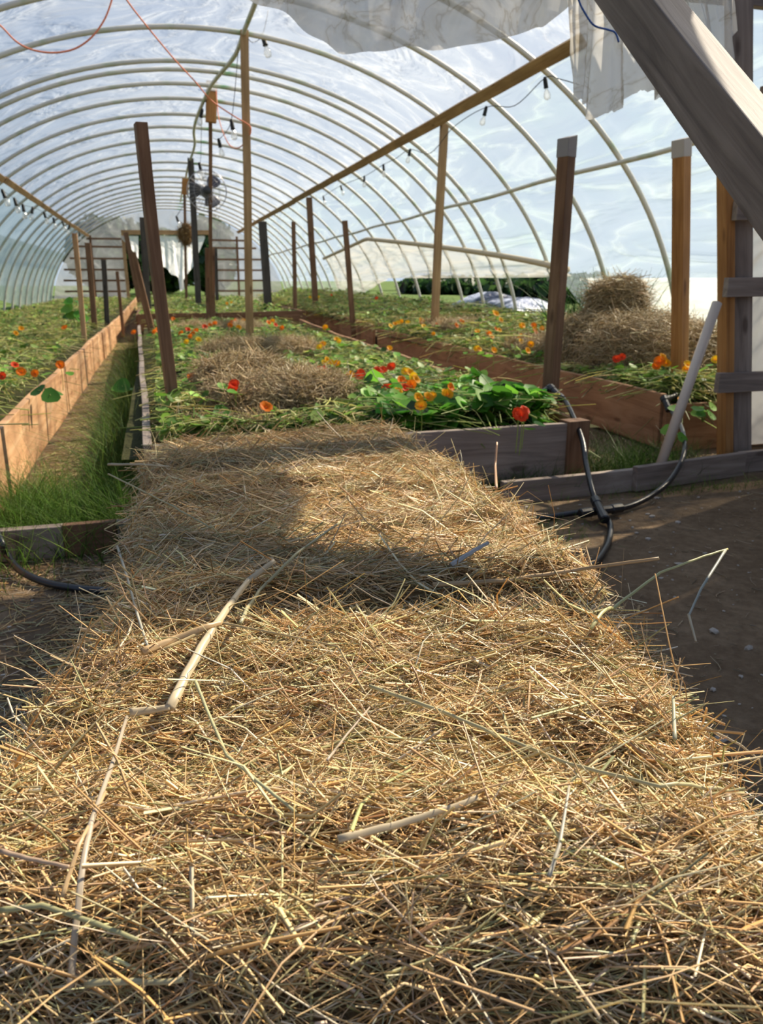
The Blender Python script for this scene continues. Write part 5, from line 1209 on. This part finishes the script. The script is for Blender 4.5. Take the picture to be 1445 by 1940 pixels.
NAS = [
 ([(28, 691, 'red')], 'orange-red nasturtium in the shaded side bed, near its sunlit board'),
 ([(4, 712, 'red')], 'red nasturtium at the left edge of the picture'),
 ([(114, 691, 'orange')], 'small orange nasturtium peeping over the sunlit board'),
 ([(40, 704, 'orange'), (66, 707, 'orange')], 'pair of dull orange nasturtiums low in the shaded side bed'),
 ([(30, 631, 'amber'), (40, 622, 'amber')], 'pair of yellow nasturtiums by the shaded film side'),
 ([(122, 620, 'orange')], 'lone orange nasturtium left of the slim pale stake'),
 ([(253, 629, 'orange')], 'single orange nasturtium at the path edge by the leaning board'),
 ([(328, 604, 'orange')], 'orange nasturtium just right of the leaning stake, before the cross board'),
 ([(292, 628, 'orange'), (299, 625, 'orange')], 'orange nasturtium pair at the foot of the leaning board'),
 ([(343, 631, 'orange'), (356, 624, 'red'), (365, 632, 'orange'), (360, 637, 'orange'), (371, 626, 'orange')], 'orange-red nasturtium cluster right of the leaning stake'),
 ([(353, 647, 'yellow'), (376, 643, 'yellow')], 'two yellow nasturtiums below the orange-red cluster'),
 ([(388, 619, 'red'), (398, 616, 'orange'), (407, 613, 'orange')], 'row of orange-red nasturtiums before the thin far hay flake'),
 ([(440, 611, 'orange'), (452, 620, 'amber'), (447, 608, 'orange'), (461, 607, 'amber'), (436, 616, 'orange')], 'orange cluster left of the tan ridge post'),
 ([(509, 611, 'orange'), (522, 615, 'red'), (516, 608, 'amber'), (534, 621, 'orange')], 'orange cluster right of the tan ridge post'),
 ([(363, 715, 'orange'), (370, 713, 'orange')], 'orange nasturtium left of the big hay flake'),
 ([(504, 770, 'orange')], 'dark orange nasturtium under the lime green plant'),
 ([(574, 646, 'amber')], 'amber nasturtium at the right end of the low hay flake'),
 ([(605, 657, 'yellow'), (612, 651, 'amber')], 'yellow nasturtiums between the low hay flake and the path'),
 ([(642, 646, 'yellow'), (638, 643, 'amber')], 'bright yellow nasturtium beside the path board'),
 ([(616, 620, 'amber')], 'small amber nasturtium on the far part of the path board'),
 ([(620, 682, 'amber'), (626, 686, 'yellow'), (638, 688, 'amber'), (614, 687, 'yellow')], 'amber nasturtium clump right of the big hay flake'),
 ([(612, 699, 'red'), (606, 700, 'red')], 'red nasturtium touching the right shoulder of the big hay flake'),
 ([(663, 711, 'amber'), (680, 712, 'red'), (684, 706, 'red')], 'red and amber nasturtiums behind the lush leafy clump'),
 ([(715, 702, 'red'), (726, 700, 'red')], 'red nasturtiums at the back of the lush leafy clump'),
 ([(741, 694, 'red')], 'small red nasturtium behind the red pair'),
 ([(738, 659, 'amber')], 'lone amber nasturtium on the path board before the far bed'),
 ([(777, 705, 'amber'), (768, 703, 'yellow'), (789, 718, 'amber'), (783, 713, 'yellow')], 'amber cluster over the middle bed path board step'),
 ([(761, 721, 'orange'), (767, 734, 'red'), (770, 727, 'orange')], 'orange-red cluster in the middle of the lush clump'),
 ([(734, 734, 'red'), (731, 739, 'red')], 'deep red nasturtium left of the orange-red cluster'),
 ([(754, 741, 'amber'), (779, 729, 'orange')], 'amber and orange nasturtiums just below the orange-red cluster'),
 ([(848, 747, 'amber'), (854, 733, 'orange'), (843, 745, 'amber')], 'amber nasturtiums over the leaves beside the red board'),
 ([(818, 750, 'amber'), (812, 752, 'amber')], 'amber nasturtiums left of those by the red board'),
 ([(793, 753, 'amber'), (797, 768, 'amber')], 'two amber nasturtiums lowest in the lush clump'),
 ([(982, 784, 'red'), (994, 777, 'red'), (988, 787, 'red')], 'red nasturtiums in the front corner below the black hose'),
 ([(740, 617, 'yellow'), (754, 611, 'yellow'), (748, 613, 'amber'), (772, 610, 'yellow'), (760, 609, 'amber')], 'yellow row along the far left of the hay pile bed'),
 ([(800, 611, 'amber'), (803, 618, 'yellow'), (798, 606, 'amber')], 'amber nasturtiums left of the sunny purlin prop'),
 ([(833, 612, 'amber'), (829, 615, 'orange')], 'amber nasturtium just right of the sunny purlin prop'),
 ([(875, 609, 'orange'), (865, 616, 'orange')], 'orange pair left of the middle of the hay pile bed'),
 ([(940, 594, 'amber'), (936, 592, 'yellow'), (949, 606, 'amber')], 'tall amber nasturtiums at the back of the hay pile bed'),
 ([(904, 627, 'amber')], 'amber nasturtium left of the big orange cluster'),
 ([(927, 632, 'orange'), (924, 629, 'orange'), (940, 623, 'orange'), (931, 637, 'amber'), (946, 625, 'amber')], 'big orange cluster in the middle of the hay pile bed'),
 ([(987, 617, 'yellow'), (991, 616, 'amber')], 'yellow nasturtium right of the big orange cluster'),
 ([(1011, 616, 'orange'), (1016, 630, 'orange'), (1027, 622, 'amber'), (1013, 624, 'amber')], 'orange cluster beside the grey-tipped stake'),
 ([(989, 637, 'amber'), (988, 647, 'yellow'), (984, 642, 'amber')], 'amber clump in front of the yellow one in the hay pile bed'),
 ([(1005, 652, 'amber')], 'small amber nasturtium by the left foot of the hay pile'),
 ([(908, 661, 'amber'), (903, 660, 'yellow')], 'yellow nasturtiums just over the red board edge'),
 ([(936, 663, 'amber')], 'amber nasturtium over the red board edge'),
 ([(1000, 664, 'amber')], 'bent-over amber nasturtium above the red board'),
 ([(821, 632, 'amber')], 'dull amber nasturtium behind the red board near the purlin prop'),
 ([(713, 565, 'red')], 'red nasturtium in the far bed right of the slim lone stake'),
 ([(628, 559, 'red')], 'red nasturtium in the far bed left of the slim lone stake'),
 ([(587, 563, 'yellow'), (602, 563, 'yellow'), (594, 564, 'amber')], 'yellow nasturtiums at the foot of the far purlin prop'),
 ([(1092, 634, 'orange'), (1077, 643, 'amber'), (1106, 625, 'amber'), (1097, 641, 'amber')], 'orange nasturtiums right of the grey-tipped stake'),
 ([(430, 575, 'amber'), (438, 573, 'yellow')], 'pale orange blooms in the second middle bed by the fan post'),
]
for fl, lab in NAS: nasturtium(fl, lab)
nasturtium([(443, 727, 'red'), (441, 735, 'red')], 'red nasturtium growing on the face of the big hay flake', Y=4.2)
nasturtium([(1168, 680, 'red'), (1178, 676, 'red')], 'red nasturtium in front of the hay pile', Y=4.95)
nasturtium([(1249, 684, 'orange'), (1256, 676, 'amber'), (1243, 693, 'orange'), (1262, 688, 'amber')], 'large orange nasturtiums left of the pale-tipped stake', Y=4.55, size=1.15)
nasturtium([(1263, 720, 'amber')], 'amber trumpet flower at the corner of the hay pile bed', Y=4.45, size=1.1)
nasturtium([(1303, 690, 'yellow'), (1302, 700, 'amber')], 'yellow nasturtium right of the pale-tipped stake', Y=4.45)
nasturtium([(1355, 681, 'yellow')], 'small yellow nasturtium by the entrance frame stud', Y=4.3)
nasturtium([(1291, 762, 'amber')], 'golden nasturtium facing out beside the leaning white pipe', Y=3.62, size=1.15)

# ================================================================== OUTSIDE
def tree(c, rx, ry, h, n, label, trunk=True, dark=1.0):
    c = Vector(c); r = empty('tree' if trunk else 'bush', c, label, 'tree' if trunk else 'bush', 'greenery outside the tunnel')
    bm = bmesh.new(); bmesh.ops.create_icosphere(bm, subdivisions=3, radius=1.0)
    cz = h * 0.55 if trunk else h * 0.45
    for v in bm.verts:
        k = 0.86 + 0.16 * float(bumpy(v.co.x * 3 + c.x, v.co.y * 3 + v.co.z * 2))
        v.co = Vector((c.x + v.co.x * rx * k, c.y + v.co.y * ry * k, c.z + cz + v.co.z * h * 0.5 * k))
    me = bpy.data.meshes.new('crown'); bm.to_mesh(me); bm.free(); cr_ = link('crown', me, M_DARKLEAF, r)
    d = nrm(rng.normal(0, 1, (n, 3))); P = np.array([c.x, c.y, c.z + cz]) + d * [rx, ry, h * 0.5] * rng.uniform(0.82, 1.1, (n, 1)) * (1 + 0.1 * bumpy(d[:, 0] * 3, d[:, 1] * 3 + d[:, 2] * 2))[:, None]
    V, F3, cc = leaves(P, d + rng.normal(0, 0.6, (n, 3)), rng.uniform(0.10, 0.24, n), pick([(0.03 * dark, 0.07 * dark, 0.02 * dark), (0.05 * dark, 0.11 * dark, 0.03 * dark), (0.02 * dark, 0.05 * dark, 0.015 * dark)], n, 0.3), 5)
    link('leaves', mesh_np('leaves', V, F3, cc), M_LEAF, r)['kind'] = 'stuff'
    if trunk:
        mb = MB(); mb.tube([c - Vector((0, 0, 0.2)), c + Vector((0.1, 0, h * 0.3)), c + Vector((0, 0.1, h * 0.6))], [0.22, 0.17, 0.1], 8); mb.build('trunk', W_DARK, r, True)
for k, (x, y, rx, ry, h, lab) in enumerate([
    (-2.0, 43, 2.0, 2.0, 3.5, 'dark tree seen through the left side of the far doorway'), (0.4, 47, 2.2, 2.0, 3.2, 'dark bushy tree in the middle of the far doorway'), (2.9, 43, 1.2, 2.0, 3.5, 'dark tree seen through the right side of the far doorway'),
    ]):
    tree((x, y, 0.3), rx, ry, h, 1800, lab)
for k, (x, y, rx, ry, h, lab) in enumerate([
    (-6.6, 18, 1.2, 2.2, 1.1, 'dark hedge bush outside the shaded side, nearest'), (-6.9, 22.5, 1.3, 2.4, 1.25, 'dark hedge bush outside the shaded side, behind the nearest'), (-6.8, 27.5, 1.3, 2.6, 1.1, 'dark hedge bush outside the shaded side, near the far end'),
    (10.5, 18.5, 1.6, 2.4, 0.6, 'low dark bush seen under the lifted sunny film'), (11.5, 24, 1.8, 3.0, 0.62, 'low dark bush behind the black plastic heap'), (9.8, 26.5, 1.5, 2.0, 0.6, 'low dark bush far along under the lifted film')]):
    tree((x, y, 0.05 if x < 0 else 0.5), rx, ry, h, 1300, lab, False, 0.9)
# crumpled plastic heap outside
def heap():
    V = []; n, m = 60, 40
    for i in range(n + 1):
        for j in range(m + 1):
            s, q = i / n, j / m
            x = 5.9 + 1.1 * q; y = 12.6 + 3.2 * s
            e_ = math.sin(math.pi * s) ** 0.4 * math.sin(math.pi * q) ** 0.4
            hgt_ = 0.27 + 0.07 * math.sin(s * 9.0 + 1) + 0.05 * float(bumpy(s * 14, q * 9)) + 0.03 * abs(math.sin(s * 37 + q * 11))
            V.append((x, y, float(ground_z(x, y)) + 0.03 + max(0.02, hgt_) * e_))
    i = np.arange(n * m); a = (i // m) * (m + 1) + i % m
    me = mesh_np('plastic_heap', V, np.stack([a, a + m + 1, a + m + 2, a + 1], 1))
    m_, t = new_mat('black and silver plastic'); co = t.nodes.new('ShaderNodeTexCoord')
    ns_ = nd(t, 'ShaderNodeTexNoise', Scale=1.3, Detail=3.0); t.links.new(co.outputs['Object'], ns_.inputs['Vector'])
    r_ = ramp_node(t, ns_.outputs[0], [(0.46, (0.02, 0.024, 0.04)), (0.54, (0.55, 0.58, 0.66))])
    b = nd(t, 'ShaderNodeBsdfPrincipled', Roughness=0.25); t.links.new(r_.outputs[0], b.inputs['Base Color'])
    n5 = nd(t, 'ShaderNodeTexNoise', Scale=9.0, Detail=5.0); t.links.new(co.outputs['Object'], n5.inputs['Vector'])
    bp_ = nd(t, 'ShaderNodeBump', Strength=0.9, Distance=0.08); t.links.new(n5.outputs[0], bp_.inputs['Height']); t.links.new(bp_.outputs[0], b.inputs['Normal'])
    out(t, b.outputs[0]); o = link('plastic_sheeting', me, m_); tag(o, 'crumpled black and silver plastic sheeting heaped outside the sunny side', 'plastic sheet')
heap()
